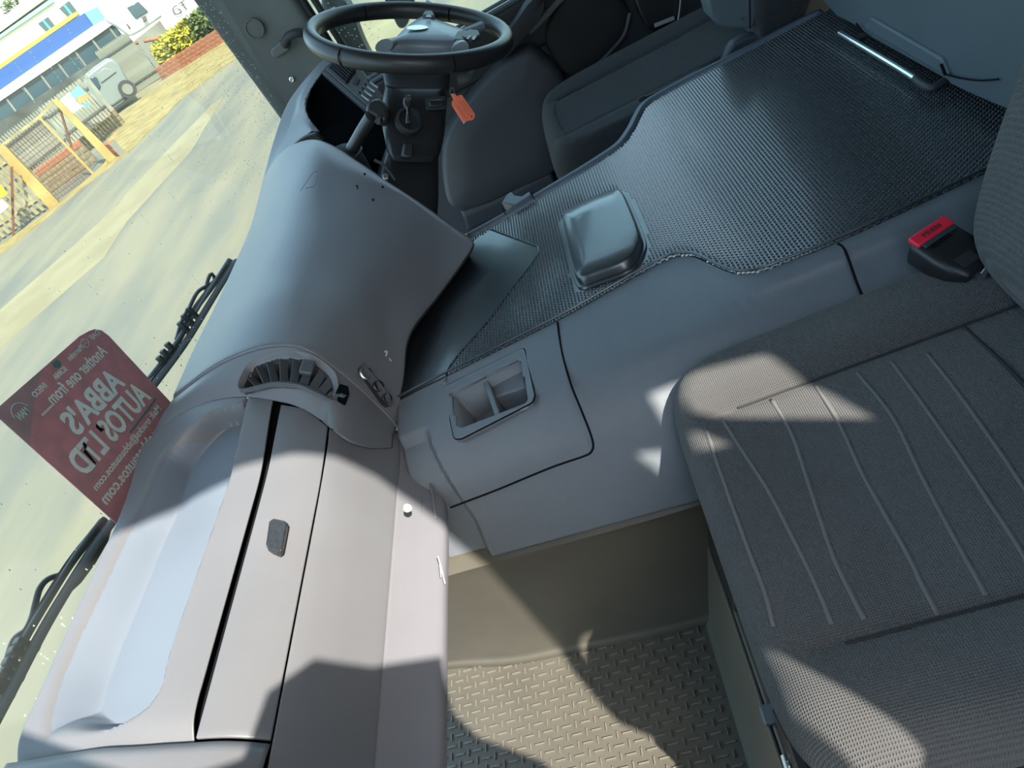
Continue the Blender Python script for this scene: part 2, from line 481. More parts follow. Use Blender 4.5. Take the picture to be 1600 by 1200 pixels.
SEAT_SUN_CUT = [(-0.690, 1.705), (-0.735, 1.705), (-0.812, 1.68), (-0.795, 1.62), (-0.775, 1.54), (-0.742, 1.44), (-0.67, 1.55), (-0.655, 1.59)]  # added hole shaped for the sun patch on seat and trim
TRIM_SUN_CUT = [(-0.592, 1.59), (-0.635, 1.565), (-0.628, 1.49), (-0.592, 1.50)]  # added hole for a small sun patch on the tunnel trim
struct(holed_wall('wall_left_sun_mask', -0.12, 0.012, [(-1.25, -0.02), (0.84, -0.02), (0.84, 1.93), (-1.25, 1.93)], [DOORWAY_SUN_CUT, SEAT_EDGE_SUN_CUT, SEAT_SUN_CUT, TRIM_SUN_CUT], M['roof']))  # unseen side plate acting as a sun mask, not a true door outline
struct(box('wall_right', (2.15, -0.92, 0.9), (0.03, 0.66, 2.0), M['roof']))
# ================================================================ DASHBOARD
dash = thing('dashboard', (0.6, 0.7, 0.45), 'grey plastic dashboard with tray, glovebox lid and vents under the windscreen', 'dashboard')

def xr(y):                       # right-hand end of the tray unit, an arc
    pts = [(0.50, 0.705), (0.53, 0.735), (0.56, 0.765), (0.60, 0.783), (0.65, 0.803), (0.69, 0.812), (0.74, 0.816), (0.79, 0.806), (0.83, 0.765)]
    for a, b in zip(pts, pts[1:]):
        if y <= b[0]: t = max(0, (y - a[0]) / (b[0] - a[0])); return a[1] + (b[1] - a[1]) * t
    return pts[-1][1]
def xl(y):
    return 0.285 + 0.55 * (y - 0.53) * (0.12 if y < 0.7 else 0.14)
def rise(x):                      # the top swells up towards the vent
    return 0.018 * sst(0.62, 0.82, x)
PROF = [(0.83, 0.720), (0.80, 0.7165), (0.75, 0.7135), (0.70, 0.709), (0.66, 0.701), (0.63, 0.6925), (0.606, 0.6845)]
rim = VL(0.8038,0.6448,0.688, 0.5255,0.6513,0.688, 0.3966,0.6533,0.688, 0.3551,0.6498,0.688) + VL(0.3305,0.6594,0.69, 0.3168,0.7002,0.7, 0.3209,0.7685,0.7, 0.3239,0.801,0.703) + VL(0.378,0.8188,0.712, 0.4299,0.8235,0.712, 0.5122,0.8196,0.712, 0.6073,0.8151,0.712, 0.6442,0.808,0.712, 0.695,0.7995,0.712, 0.7386,0.7896,0.712, 0.7705,0.7525,0.712, 0.7907,0.7011,0.712, 0.7909,0.6563,0.712)
rimc = spline(rim, 90, True)
rimxy = [(p.x, p.y) for p in rimc]
def tray_depth(p, s, t):
    if not inpoly(p.x, p.y, rimxy): return 0.0
    d = pdist(p.x, p.y, rimxy)
    soft = sst(0.70, 0.80, p.y)                                   # gentle slope on the windscreen side
    wdt = 0.006 + 0.05 * soft
    return -0.040 * sst(0.0, wdt, d)
NU, NV = 170, 260
rows = []
for k in range(25):
    f_ = k / 24
    rows.append([(xl(y) + (xr(y) - xl(y)) * f_, y, z + rise(xl(y) + (xr(y) - xl(y)) * f_) - 0.012 * sst(0.06, 0.0, f_)) for y, z in PROF])
tray_o = loft('tray_panel', rows, M['dash'], dash, NU, NV, 0.003, disp=tray_depth, flip=1, angle=60)
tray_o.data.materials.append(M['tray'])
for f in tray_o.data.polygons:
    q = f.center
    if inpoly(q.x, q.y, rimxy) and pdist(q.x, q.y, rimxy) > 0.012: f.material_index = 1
# rim line of the liner
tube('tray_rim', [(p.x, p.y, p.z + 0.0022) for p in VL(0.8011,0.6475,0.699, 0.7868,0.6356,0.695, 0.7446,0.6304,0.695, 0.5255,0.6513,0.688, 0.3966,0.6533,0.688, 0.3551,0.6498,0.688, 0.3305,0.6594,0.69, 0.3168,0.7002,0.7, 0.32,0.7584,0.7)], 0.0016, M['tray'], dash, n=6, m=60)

# tray liner mat lying in the recess
lin = [(x, y) for x, y in rimxy]
cx = sum(p[0] for p in lin) / len(lin); cy = sum(p[1] for p in lin) / len(lin)

# glovebox lid: from the slot to the seam, rounding downwards
LID = [(0.596, 0.6815), (0.580, 0.6765), (0.562, 0.6685), (0.546, 0.6575), (0.5314, 0.6438)]
rows = []
for k in range(9):
    f_ = k / 8
    rows.append([(xl(y) + 0.002 + (xr(y) - 0.004 - xl(y)) * f_, y, z + rise(xl(y) + (xr(y) - xl(y)) * f_) * 0.6) for y, z in LID])
lid = loft('glovebox_lid', rows, M['dash'], dash, 30, 60, 0.005)
bevel(lid, 0.0015, 2, 60)
# dark slot and backing behind the gaps
rows = [[(x, y, z + rise(x) * 0.55) for y, z in ((0.64, 0.672), (0.60, 0.664), (0.58, 0.657), (0.55, 0.641), (0.52, 0.612), (0.49, 0.56))] for x in (0.06, 0.2, 0.4, 0.55, 0.66, 0.735, 0.795, 0.88)]
loft('lid_backing', rows, M['gap'], dash, 20, 30, 0.002)
# lower panel from the seam down to the knee edge
LOW = [(0.5300, 0.6425), (0.518, 0.6285), (0.503, 0.604), (0.489, 0.575), (0.4755, 0.545), (0.4745, 0.538)]
rows = []
for x in (0.08, 0.2, 0.3, 0.45, 0.6, 0.70, 0.745, 0.785):
    dx = [0.03 * sst(0.70, 0.785, x) * q for q in (-1.6, -1.2, -0.7, -0.3, 0, 0)]
    rows.append([(x + d, y - 0.004 * sst(0.7, 0.78, x) * 0, z + rise(x) * 0.35 * (1 - q / 5)) for q, ((y, z), d) in enumerate(zip(LOW, dx))])
loft('lower_panel', rows, M['dash'], dash, 40, 60, 0.004)
# left end strip beyond the tray unit, with its arc
rows = []
for f_, lift in ((0.0, 0.0), (0.15, 0.004), (0.5, 0.007), (1.0, 0.003)):
    rows.append([(xl(y) - 0.002 - 0.17 * f_, y, z + lift) for y, z in PROF + LID[1:]])
loft('end_strip', rows, M['dash'], dash, 60, 16, 0.004)
# knee lip, lighter, flaring back and tucking under
LIP = [(0.4735, 0.541), (0.462, 0.528), (0.447, 0.513), (0.431, 0.500), (0.421, 0.4915), (0.420, 0.484), (0.428, 0.474), (0.50, 0.455), (0.60, 0.43)]
rows = []
for x in (0.08, 0.3, 0.5, 0.62):
    rows.append([(x, y, z) for y, z in LIP])
tip = VL(0.778,0.478,0.5491, 0.7765,0.465,0.5345, 0.7587,0.452,0.5224, 0.7347,0.442,0.5115, 0.6761,0.432,0.5113, 0.6251,0.427,0.5023)
rows.append([(0.665, y + 0.001 * k, z) for k, (y, z) in enumerate(LIP)])
rows.append([(0.715 - 0.006 * min(k, 4), y + 0.002 + 0.006 * min(k, 4) / 4, z) for k, (y, z) in enumerate(LIP)])
rows.append([tip[0], tip[1], tip[2], tip[3], tip[4], tip[5], tip[5] + V3((0.004, 0.012, -0.01)), V3((0.70, 0.50, 0.455)), V3((0.70, 0.60, 0.43))])
loft('knee_lip', rows, M['dash_low'], dash, 70, 50, 0.003)
tube('knee_crease', [(x, 0.4475, 0.5142) for x in (0.1, 0.4, 0.66)], 0.0012, M['dash_low'], dash, n=6, m=12)
disc('screw_cap', VL(0.5986,0.436,0.5653)[0], (-0.1, -0.75, 0.66), 0.0062, 0.003, M['wearwhite'], dash, 20)

# vent strip between the two arcs
outer = VL(0.875,0.8135,0.7291, 0.865,0.7099,0.7515, 0.855,0.6355,0.7578, 0.848,0.5765,0.7505, 0.835,0.5301,0.7277, 0.815,0.4992,0.6663, 0.795,0.4779,0.5872, 0.785,0.4734,0.5571)
inner = [(xr(y) + 0.001, y, z) for y, z in [(0.825, 0.728), (0.79, 0.7305), (0.74, 0.729), (0.69, 0.7235), (0.65, 0.716), (0.606, 0.701), (0.57, 0.683), (0.5325, 0.656)]] + VL(0.7155,0.515,0.656, 0.7026,0.5,0.6344, 0.715,0.488,0.5959, 0.741,0.478,0.5578)
vent_out = VL(0.8,0.6357,0.7374, 0.815,0.6308,0.7408, 0.83,0.6163,0.7451, 0.83,0.5697,0.7383, 0.82,0.5316,0.7219, 0.805,0.5124,0.6989, 0.79,0.5069,0.6852, 0.77,0.5127,0.6712)
vent_in = VL(0.775,0.5232,0.6902, 0.785,0.5445,0.7116, 0.795,0.5823,0.7274, 0.8,0.6163,0.7325)
vc = V3((0.80, 0.585, 0.715))
VEN = [(p[0], p[1], p[2]) for p in vent_out + vent_in]
nrm = V3((-0.25, -0.55, 0.80)).normalized()
va = V3((1, 0, 0)) - nrm * nrm.x; va.normalize(); vb = nrm.cross(va)
VEN2 = [((V3(p) - vc).dot(va), (V3(p) - vc).dot(vb)) for p in VEN]
def vent_hole(c):
    q = c - vc
    return inpoly(q.dot(va), q.dot(vb), VEN2)
mid = [V3(a).lerp(V3(b), 0.5) + V3((0, 0.000, 0.004)) for a, b in zip(spline(inner, 24), spline(outer, 24))]
strip = loft('vent_strip', [spline(inner, 24), mid, spline(outer, 24)], M['dash'], dash, 110, 36, 0.004, hole=vent_hole)
tube('arc_groove', [V3(p) + V3((0.001, -0.001, 0.002)) for p in outer], 0.0028, M['dash'], dash, n=8, m=60)
tube('arc_shadow_gap', [V3(p) + V3((0.006, 0, 0.0012)) for p in outer], 0.0016, M['gap'], dash, n=6, m=60)
tube('inner_arc_gap', [V3(p) + V3((0, 0, 0.0008)) for p in inner[:9]], 0.0012, M['gap'], dash, n=6, m=50)
# the vent: bezel, dark box, vertical slats, slider
vent = bpy.data.objects.new('air_vent', None); COL.objects.link(vent); vent.parent = dash; vent.location = vc - V3(dash.location)
hs = [(V3(p) - vc).dot(nrm) for p in VEN]
def vloop(d, h): return [vc + va * a + vb * b + nrm * (q + h) for (a, b), q in zip(outset(VEN2, d), hs)]
ring('bezel', vloop(0.0085, 0.0050), vloop(0.0, -0.003), M['dash'], vent, 96, depth=-nrm * 0.012)
cup('vent_box', [V3(p) - nrm * 0.004 for p in VEN], [vc.lerp(V3(p), 0.9) - nrm * 0.05 for p in VEN], M['blackmatte'], vent)
upper = spline([V3(p) for p in vent_out[1:]], 60); lower = spline([V3(p) for p in vent_in[::-1]] + [V3(vent_out[-1])], 60)
for k in range(9):
    t = 0.04 + 0.92 * k / 8
    a = upper[int(59 * t)] - nrm * 0.008; b = lower[int(59 * t)] - nrm * 0.008
    ax = (b - a); ln = ax.length * 1.15; ax.normalize()
    sd_ = ax.cross(nrm).normalized(); c = (a + b) * 0.5
    tw_ = (nrm * 0.6 + sd_ * 0.8).normalized(); th = tw_.cross(ax).normalized()
    o = box('slat', c, (ln, 0.0135, 0.0016), M['slat'], vent, (ax, tw_, th))
    if k == 5:
        box('slider', c + nrm * 0.010 - ax * ln * 0.12, (ln * 0.55, 0.010, 0.020), M['slat'], vent, (ax, nrm, sd_), bev=0.003)
# thumb wheel
tw = bpy.data.objects.new('thumb_wheel', None); COL.objects.link(tw); tw.parent = dash
twp = V3(VL(0.778,0.5047,0.6628)[0]); tw.location = twp - V3(dash.location)
n2 = V3((-0.35, -0.85, 0.40)).normalized()
tx = V3((1, 0, 0)) - n2 * n2.x; tx.normalize(); ty = n2.cross(tx)
def tq(a, b, h=0.0): return twp + tx * a + ty * b + n2 * h
pw = [V3(p) + n2 * 0.009 for p in VL(0.785,0.5,0.6789, 0.785,0.4922,0.6683, 0.775,0.4935,0.6612, 0.762,0.5059,0.6528, 0.765,0.514,0.6619, 0.778,0.5099,0.6719)]
prism('wheel_housing', pw, -n2 * 0.01, M['facia'], tw, 0.002)
disc('wheel', twp - tx * 0.007 + n2 * 0.004, tx, 0.009, 0.014, M['slat'], tw, 24, 0.002)
for q in (-0.003, 0.002): box('mark', tq(q, -0.004, 0.013), (0.002, 0.006, 0.002), M['wearwhite'], tw, (tx, ty, n2))

# ---------------- centre console wedge
cons_rows = [
 [V3(p) + V3((0.004, 0, 0.002)) for p in outer],
 VL(1.146,0.8307,0.7198, 1.1,0.6435,0.7624, 1.06,0.5427,0.7513, 1.02,0.4741,0.7049, 0.98,0.4449,0.6426, 0.95,0.4262,0.6065),
 VL(1.32,0.828,0.7204, 1.27,0.6878,0.7614, 1.22,0.584,0.7771, 1.17,0.4909,0.7497, 1.11,0.4139,0.6853, 1.06,0.3703,0.5944),
 VL(1.53,0.8395,0.7174, 1.46,0.7042,0.7785, 1.38,0.575,0.8102, 1.33,0.5017,0.7888, 1.24,0.4004,0.7214, 1.17,0.3309,0.6404, 1.14,0.2983,0.6058),
 VL(1.7,0.8214,0.7503, 1.6,0.6951,0.8084, 1.5,0.5837,0.8299, 1.38,0.4977,0.8268, 1.28,0.4133,0.7524, 1.22,0.3575,0.6945, 1.15,0.2944,0.6177),
]
cons_rows.insert(1, [V3(a).lerp(V3(b), 0.5) + V3((0, -0.002, 0.003)) for a, b in zip(spline(cons_rows[0], 12), spline(cons_rows[1], 12))])
con, CG = loft('console_panel', cons_rows, M['dash'], dash, 60, 60, 0.006, ret=True)
bevel(con, 0.002, 2, 70)
# underside lip of the console along its lower edge, and its driver-side face
low = [CG[j][-1] for j in range(60)]
loft('console_lip', [low, [p + V3((0.012, 0.008, -0.012)) for p in low], [p + V3((0.05, 0.05, -0.03)) for p in low]], M['dark'], dash, 50, 10, 0.002)
edge = [CG[-1][i] for i in range(60)]
loft('console_side', [edge, [p + V3((0.012, 0.01, -0.012)) for p in edge], [p + V3((0.05, 0.08, -0.16)) for p in edge]], M['dark'], dash, 50, 12, 0.003)
for p in VL(1.265,0.4684,0.7684, 1.235,0.4462,0.741, 1.255,0.4217,0.7474, 1.3,0.453,0.7707):
    o = disc('screw_hole', V3(p) + V3((-0.0035, -0.006, 0.0025)), (-0.45, -0.75, 0.5), 0.0022, 0.002, M['gap'], dash, 12)
o = disc('screw', V3(VL(1.255,0.4671,0.7685)[0]) + V3((-0.005, -0.007, 0.004)), (-0.45, -0.75, 0.5), 0.0028, 0.002, M['steel'], dash, 12)
# pale scuffs worn into the plastic
for pl in (VL(1.28,0.5732,0.8069, 1.28,0.5505,0.8162, 1.28,0.5281,0.8253, 1.28,0.5188,0.8234), VL(1.29,0.5654,0.8035, 1.29,0.5465,0.7996, 1.29,0.5278,0.814)):
    tube('scuff', [V3(p) + V3((0.0, -0.001, 0.0025)) for p in pl], 0.0006, M['pillar'], dash, n=5, m=10)
for pl in (VL(0.845,0.4385,0.6611, 0.845,0.4335,0.6613, 0.845,0.4411,0.6535), VL(0.84,0.437,0.6499, 0.84,0.4373,0.6439)):
    tube('scuff', [V3(p) + V3((-0.004, -0.008, 0.002)) for p in pl], 0.0014, M['wearwhite'], dash, n=5, m=6)
for pl in (VL(0.5384,0.415,0.5157, 0.5231,0.415,0.5048, 0.5061,0.415,0.4957), VL(0.5282,0.415,0.5101, 0.5104,0.415,0.5061)):
    tube('scuff', [V3(p) + V3((0, -0.003, 0.003)) for p in pl], 0.0012, M['wearwhite'], dash, n=5, m=8)

# socket plate with three round sockets
pl = VL(0.838,0.4837,0.6581, 0.842,0.4776,0.6569, 0.81,0.4619,0.6061, 0.8,0.4613,0.6002, 0.795,0.468,0.5948, 0.8,0.474,0.5993, 0.835,0.4899,0.6521)
nn = V3((-0.45, -0.80, 0.38)).normalized()
sp = prism('socket_plate', [V3(p) + nn * 0.011 for p in pl], -nn * 0.014, M['dark'], dash, 0.0012)
for q, (p, r) in enumerate(zip(VL(0.834,0.4837,0.6449, 0.82,0.4743,0.622, 0.806,0.4695,0.6033), (0.0115, 0.0095, 0.0085))):
    c = V3(p) + nn * 0.0125
    s_ = disc('socket', c, nn, r, 0.003, (M['wearwhite'], M['black'], M['blackmatte'])[q] if q else M['steel'], sp, 24, profile=[(r, -0.002), (r, 0.002), (r * 0.8, 0.003), (r * 0.7, 0.001), (r * 0.45, 0.0005)])

# ---------------- glovebox lock
pk = VL(0.558,0.575,0.6767, 0.5672,0.575,0.6705, 0.5764,0.575,0.6496, 0.5723,0.575,0.6444, 0.532,0.575,0.6433, 0.5254,0.575,0.6478, 0.5206,0.575,0.6676, 0.5245,0.575,0.6725)
n3 = V3((0, -0.5, 0.866)).normalized()
pkc = sum((V3(p) for p in pk), V3()) / 8
lk = [V3((p[0], p[1], p[2])) for p in VL(0.5576,0.5754,0.676, 0.5601,0.5687,0.676, 0.5476,0.5471,0.676, 0.5397,0.5423,0.676, 0.5007,0.5412,0.676, 0.4985,0.5456,0.676, 0.5124,0.5659,0.676, 0.5211,0.5712,0.676)]
prism('lock_button', [p + n3 * 0.004 for p in lk], -n3 * 0.012, M['lock'], lid, 0.0025, 3)

# ---------------- instrument binnacle on the driver's side
B1 = VL(1.7,0.8278,0.7477, 1.7,0.7352,0.8176, 1.7,0.6587,0.8683, 1.7,0.5991,0.8931, 1.7,0.5216,0.9145, 1.7,0.4712,0.9168)
B2 = VL(1.66,0.7477,0.7854, 1.665,0.6662,0.8345, 1.67,0.629,0.8613, 1.68,0.604,0.8815, 1.69,0.5372,0.9084, 1.7,0.4789,0.9161)
B2b = VL(1.55,0.5784,0.8312, 1.62,0.6074,0.8467, 1.64,0.6048,0.8673, 1.66,0.5862,0.8847, 1.68,0.5305,0.9051, 1.7,0.4716,0.9138)
B3 = VL(1.54,0.5626,0.824, 1.6,0.587,0.8443, 1.62,0.5839,0.8677, 1.645,0.5683,0.8826, 1.67,0.5213,0.9006, 1.695,0.4637,0.9113)
B4 = deeper(B3, 1.025)
loft('binnacle_hood', [B1, B2, B2b, B3, B4], M['dash'], dash, 60, 40, 0.002, lin_v=True, angle=30)
loft('hood_gap', [VL(1.695,0.8259,0.7433, 1.63,0.7143,0.7934, 1.56,0.6161,0.8267, 1.52,0.5615,0.8321), [V3(p) + V3((0.02, 0.0, -0.03)) for p in VL(1.695,0.8259,0.7433, 1.63,0.7143,0.7934, 1.56,0.6161,0.8267, 1.52,0.5615,0.8321)]], M['dark'], dash, 30, 4, 0.003)
BO = VL(1.78,0.9503,0.6696, 1.78,0.8967,0.7064, 1.7,0.8278,0.7477, 1.6,0.6951,0.8084, 1.5,0.5783,0.8369)
face = deeper(VL(1.54,0.5633,0.8277, 1.58,0.5776,0.8444, 1.6,0.5795,0.8635, 1.61,0.5667,0.8804, 1.63,0.5467,0.8929, 1.67,0.5196,0.9029, 1.56,0.4455,0.8094, 1.5,0.457,0.7876, 1.44,0.4891,0.7787, 1.48,0.539,0.7927), 1.04)
prism('instrument_face', face, (0.03, 0.03, -0.02), M['facia'], dash, 0.004)
prism('binnacle_floor', deeper(VL(1.54,0.5698,0.8261, 1.48,0.5372,0.7951, 1.4,0.4855,0.7576, 1.45,0.4354,0.7424, 1.55,0.4271,0.7584, 1.56,0.4455,0.8094, 1.56,0.5036,0.8107), 1.015), (0.02, 0.03, -0.05), M['facia'], dash, 0.004)
# side panel of the binnacle with vent and sliders
SP = VL(1.665,0.5082,0.9049, 1.7,0.4672,0.91, 1.7,0.4552,0.8991, 1.67,0.4368,0.8742, 1.58,0.4019,0.8138, 1.56,0.418,0.8046, 1.555,0.4384,0.8141)
snrm = V3((-0.80, -0.35, 0.48)).normalized()
spn = prism('side_vent_panel', SP, -snrm * 0.02, M['pillar'], dash, 0.003)
prism('panel_edge', VL(1.664,0.5194,0.9017, 1.665,0.5082,0.9049, 1.555,0.4384,0.8141, 1.553,0.4477,0.8102), -snrm * 0.022, M['dark'], dash, 0.002)
vp = [V3(p) + snrm * 0.002 for p in VL(1.664,0.5018,0.9036, 1.695,0.4679,0.9104, 1.69,0.4599,0.9031, 1.66,0.443,0.876, 1.65,0.4468,0.8688, 1.62,0.468,0.8604, 1.62,0.4731,0.863)]
sv = prism('side_vent', vp, -snrm * 0.004, M['black'], spn, 0.002)
for k in range(7):
    t = k / 6
    a = V3(VL(1.667,0.4993,0.9028)[0]).lerp(V3(VL(1.693,0.4703,0.9091)[0]), t) + snrm * 0.004
    b = V3(VL(1.622,0.4712,0.8661)[0]).lerp(V3(VL(1.655,0.4472,0.8767)[0]), t) + snrm * 0.004
    d = (b - a).normalized()
    box('vent_slat', (a + b) / 2, ((b - a).length, 0.0035, 0.0025), M['dark'], spn, (d, d.cross(snrm), snrm))
prism('panel_switch', [V3(p) + snrm * 0.004 for p in VL(1.64,0.4497,0.8627, 1.63,0.4417,0.8573, 1.615,0.4516,0.8505, 1.62,0.4595,0.8575)], -snrm * 0.006, M['dark'], spn, 0.001)
for k in range(4):
    a = V3(VL(1.59,0.4479,0.8388)[0]).lerp(V3(VL(1.61,0.4208,0.8489)[0]), k / 3) + snrm * 0.004
    b = V3(VL(1.56,0.4306,0.8238)[0]).lerp(V3(VL(1.59,0.4052,0.8307)[0]), k / 3) + snrm * 0.004
    tube('slider_slot', [a, (a + b) / 2 + V3((0, 0, -0.002)), b], 0.0022, M['wearwhite'], spn, n=6, m=8)
    box('slider_knob', a + snrm * 0.003, (0.006, 0.004, 0.009), M['black'], spn, bev=0.0012)
# ================================================================ ENGINE TUNNEL COVER
tun = thing('engine_tunnel_cover', (0.85, 0.1, 0.40), 'grey plastic engine tunnel cover with a sunken storage tray beside the dashboard', 'console')
matnear = VL(0.8271,0.4632,0.572, 0.8334,0.4163,0.572, 0.8428,0.3197,0.572, 0.8575,0.169,0.572, 0.8741,0.0784,0.572, 0.8867,0.0116,0.572, 0.891,-0.0263,0.572, 0.8846,-0.0464,0.572, 0.8627,-0.0668,0.572, 0.8248,-0.0833,0.572, 0.7921,-0.1015,0.572, 0.7741,-0.1275,0.572, 0.7704,-0.175,0.572, 0.7691,-0.2346,0.572, 0.7745,-0.3277,0.572, 0.7832,-0.4227,0.572, 0.7906,-0.5061,0.572)
TRAY_O = VL(0.8178,0.3746,0.566, 0.8315,0.233,0.566, 0.8258,0.229,0.566, 0.7246,0.2259,0.556, 0.7136,0.2312,0.556, 0.7007,0.3532,0.553, 0.7073,0.3642,0.553, 0.8039,0.375,0.563)
TRAY_I = VL(0.7972,0.3637,0.562, 0.8115,0.2434,0.562, 0.8018,0.2375,0.562, 0.7252,0.2374,0.556, 0.7189,0.2411,0.556, 0.7215,0.3497,0.555, 0.73,0.3585,0.555, 0.7813,0.363,0.561)
tin = [(p[0], p[1]) for p in TRAY_I]
def trow(p):
    x, y = p[0], p[1]
    k = [(x, 0.572), (x - 0.012, 0.570)]
    xm = 0.735; a = max(0.0, x - 0.012 - xm)
    k += [(xm + a * 0.5, 0.566), (xm, 0.557), (0.700, 0.540), (0.668, 0.512), (0.642, 0.468), (0.622, 0.428), (0.606, 0.398)]
    lean = 0.030 * max(0.0, min(1.0, (0.476 - y) / 0.41))
    k = [(px - lean * sst(0.56, 0.40, z), z) for px, z in k]
    return [(px, y, z) for px, z in k]
YC = [(0.55, 0.381), (0.607, 0.386), (0.63, 0.3825), (0.654, 0.390), (0.692, 0.400), (0.7275, 0.407), (0.80, 0.41)]
def tdisp(p, s, t):
    yc = YC[0][1]
    for q, r in zip(YC, YC[1:]):
        if q[0] <= p.x <= r[0]: yc = q[1] + (r[1] - q[1]) * (p.x - q[0]) / (r[0] - q[0])
    return 0.014 * sst(yc - 0.002, yc + 0.010, p.y) * sst(0.755, 0.735, p.x)
mn = spline(matnear, 60)
mn2 = sorted([(p.x, p.y) for p in mn], key=lambda q: -q[1])
ys = [mn2[0][1] + (mn2[-1][1] - mn2[0][1]) * k / 59 for k in range(60)]
def near_x(y):
    for a, b in zip(mn2, mn2[1:]):
        if b[1] <= y <= a[1]:
            return a[0] + (b[0] - a[0]) * ((a[1] - y) / max(1e-6, a[1] - b[1]))
    return mn2[-1][0] if y < mn2[-1][1] else mn2[0][0]
rows = [trow((near_x(y), y)) for y in ys]
loft('trim_panel', rows, M['trim'], tun, 120, 240, 0.004, disp=tdisp, hole=lambda c: inpoly(c.x, c.y, tin), flip=-1)
# seams between the trim panels
def on_trim(px):                       # onto the rolled side of the cover
    return [V3(p) for p in px]
tube('panel_gap', on_trim(VL(0.8548,0.1676,0.5735, 0.8223,0.1695,0.571, 0.7768,0.1711,0.566, 0.7205,0.169,0.56, 0.6724,0.1639,0.551, 0.6332,0.1603,0.542, 0.6165,0.1611,0.535, 0.6103,0.167,0.53, 0.6112,0.1797,0.526, 0.6199,0.2323,0.518, 0.6224,0.3163,0.511, 0.6242,0.3812,0.508, 0.6259,0.3996,0.506)), 0.0017, M['gap'], tun, n=6, m=90)
tube('panel_gap', on_trim(VL(0.7666,-0.2329,0.5735, 0.7563,-0.2358,0.571, 0.7324,-0.2325,0.567, 0.7005,-0.2265,0.558, 0.6781,-0.2246,0.545)), 0.0019, M['gap'], tun, n=6, m=30)
# storage tray let into the cover
st = bpy.data.objects.new('storage_tray', None); COL.objects.link(st); st.parent = tun; st.location = V3((0.76, 0.30, 0.56)) - V3(tun.location)
up = V3((-0.1, 0, 1)).normalized()
ring('tray_frame', [V3(p) + up * 0.0065 for p in TRAY_O], [V3(p) + up * 0.005 for p in TRAY_I], M['trim'], st, 80, depth=(0, 0, -0.010), lin=True, bev=0.0012)
tube('tray_gap', [V3(p) + up * 0.0045 for p in TRAY_O], 0.0014, M['gap'], st, closed=True, n=6, m=80, lin=True)
tc_ = V3((0.768, 0.30, 0.56))
cup('tray_bowl', [V3(p) + up * 0.002 for p in TRAY_I], [V3((tc_.x + (p[0] - tc_.x) * 0.80, tc_.y + (p[1] - tc_.y) * 0.84, 0.505)) for p in TRAY_I], M['trim'], st, 64, lin=True)
prism('tray_divider', [(0.812, 0.312, 0.561), (0.812, 0.303, 0.561), (0.722, 0.287, 0.554), (0.722, 0.296, 0.554)], (0, 0, -0.05), M['trim'], st, 0.002)
prism('tray_step', [(0.812, 0.302, 0.546), (0.808, 0.246, 0.546), (0.772, 0.244, 0.544), (0.776, 0.298, 0.544)], (0, 0, -0.04), M['trim'], st, 0.003)
prism('tray_step', [(0.735, 0.345, 0.520), (0.735, 0.300, 0.520), (0.722, 0.300, 0.520), (0.722, 0.345, 0.520)], (0, 0, -0.015), M['trim'], st, 0.003)
tube('scuff', VL(0.7124,0.2533,0.558, 0.7124,0.2428,0.558, 0.7185,0.236,0.558), 0.0022, M['wearwhite'], st, n=6, m=10)
# raised ledge along the driver's side of the cover
led = VL(1.2417,0.3186,0.57, 1.2538,0.2212,0.57, 1.2718,0.1382,0.57, 1.2853,0.0666,0.57, 1.2998,0.0081,0.57, 1.3164,-0.0367,0.57, 1.3555,-0.0685,0.57, 1.393,-0.0892,0.57, 1.4317,-0.1136,0.57, 1.4464,-0.1428,0.57, 1.455,-0.2301,0.57, 1.4549,-0.3262,0.57, 1.4603,-0.4342,0.57, 1.4601,-0.4984,0.57)
out_ = [V3(p) + V3((0.028, 0.012, -0.004)) for p in led]
loft('driver_side_ledge', [[V3(p) + V3((0, 0, 0.001)) for p in led], [V3(p) + V3((0.005, 0.002, 0.008)) for p in led], [V3(p) + V3((0.020, 0.009, 0.007)) for p in led], out_, [p + V3((0.008, 0, -0.06)) for p in out_], [p + V3((0.012, 0, -0.40)) for p in out_]], M['ledge'], tun, 90, 30, 0.003)
prism('cable_hook', [V3(p) + V3((0.012, 0.006, 0.012)) for p in VL(1.2907,0.2281,0.575, 1.3154,0.2143,0.575, 1.3184,0.202,0.575, 1.2967,0.1978,0.575, 1.2759,0.1818,0.575, 1.2816,0.1638,0.575, 1.2635,0.1627,0.575, 1.2547,0.2012,0.575)], (0, 0, -0.02), M['ledge'], tun, 0.002)
tube('ledge_gap', [V3(p) + V3((0.0, 0, 0.0095)) for p in VL(1.2908,0.1673,0.575, 1.2558,0.1635,0.575)], 0.0012, M['gap'], tun, n=6, m=6)
tube('ledge_gap', [V3(p) + V3((0.0, 0, 0.0095)) for p in VL(1.2852,0.2344,0.575, 1.2525,0.2291,0.575)], 0.0012, M['gap'], tun, n=6, m=6)

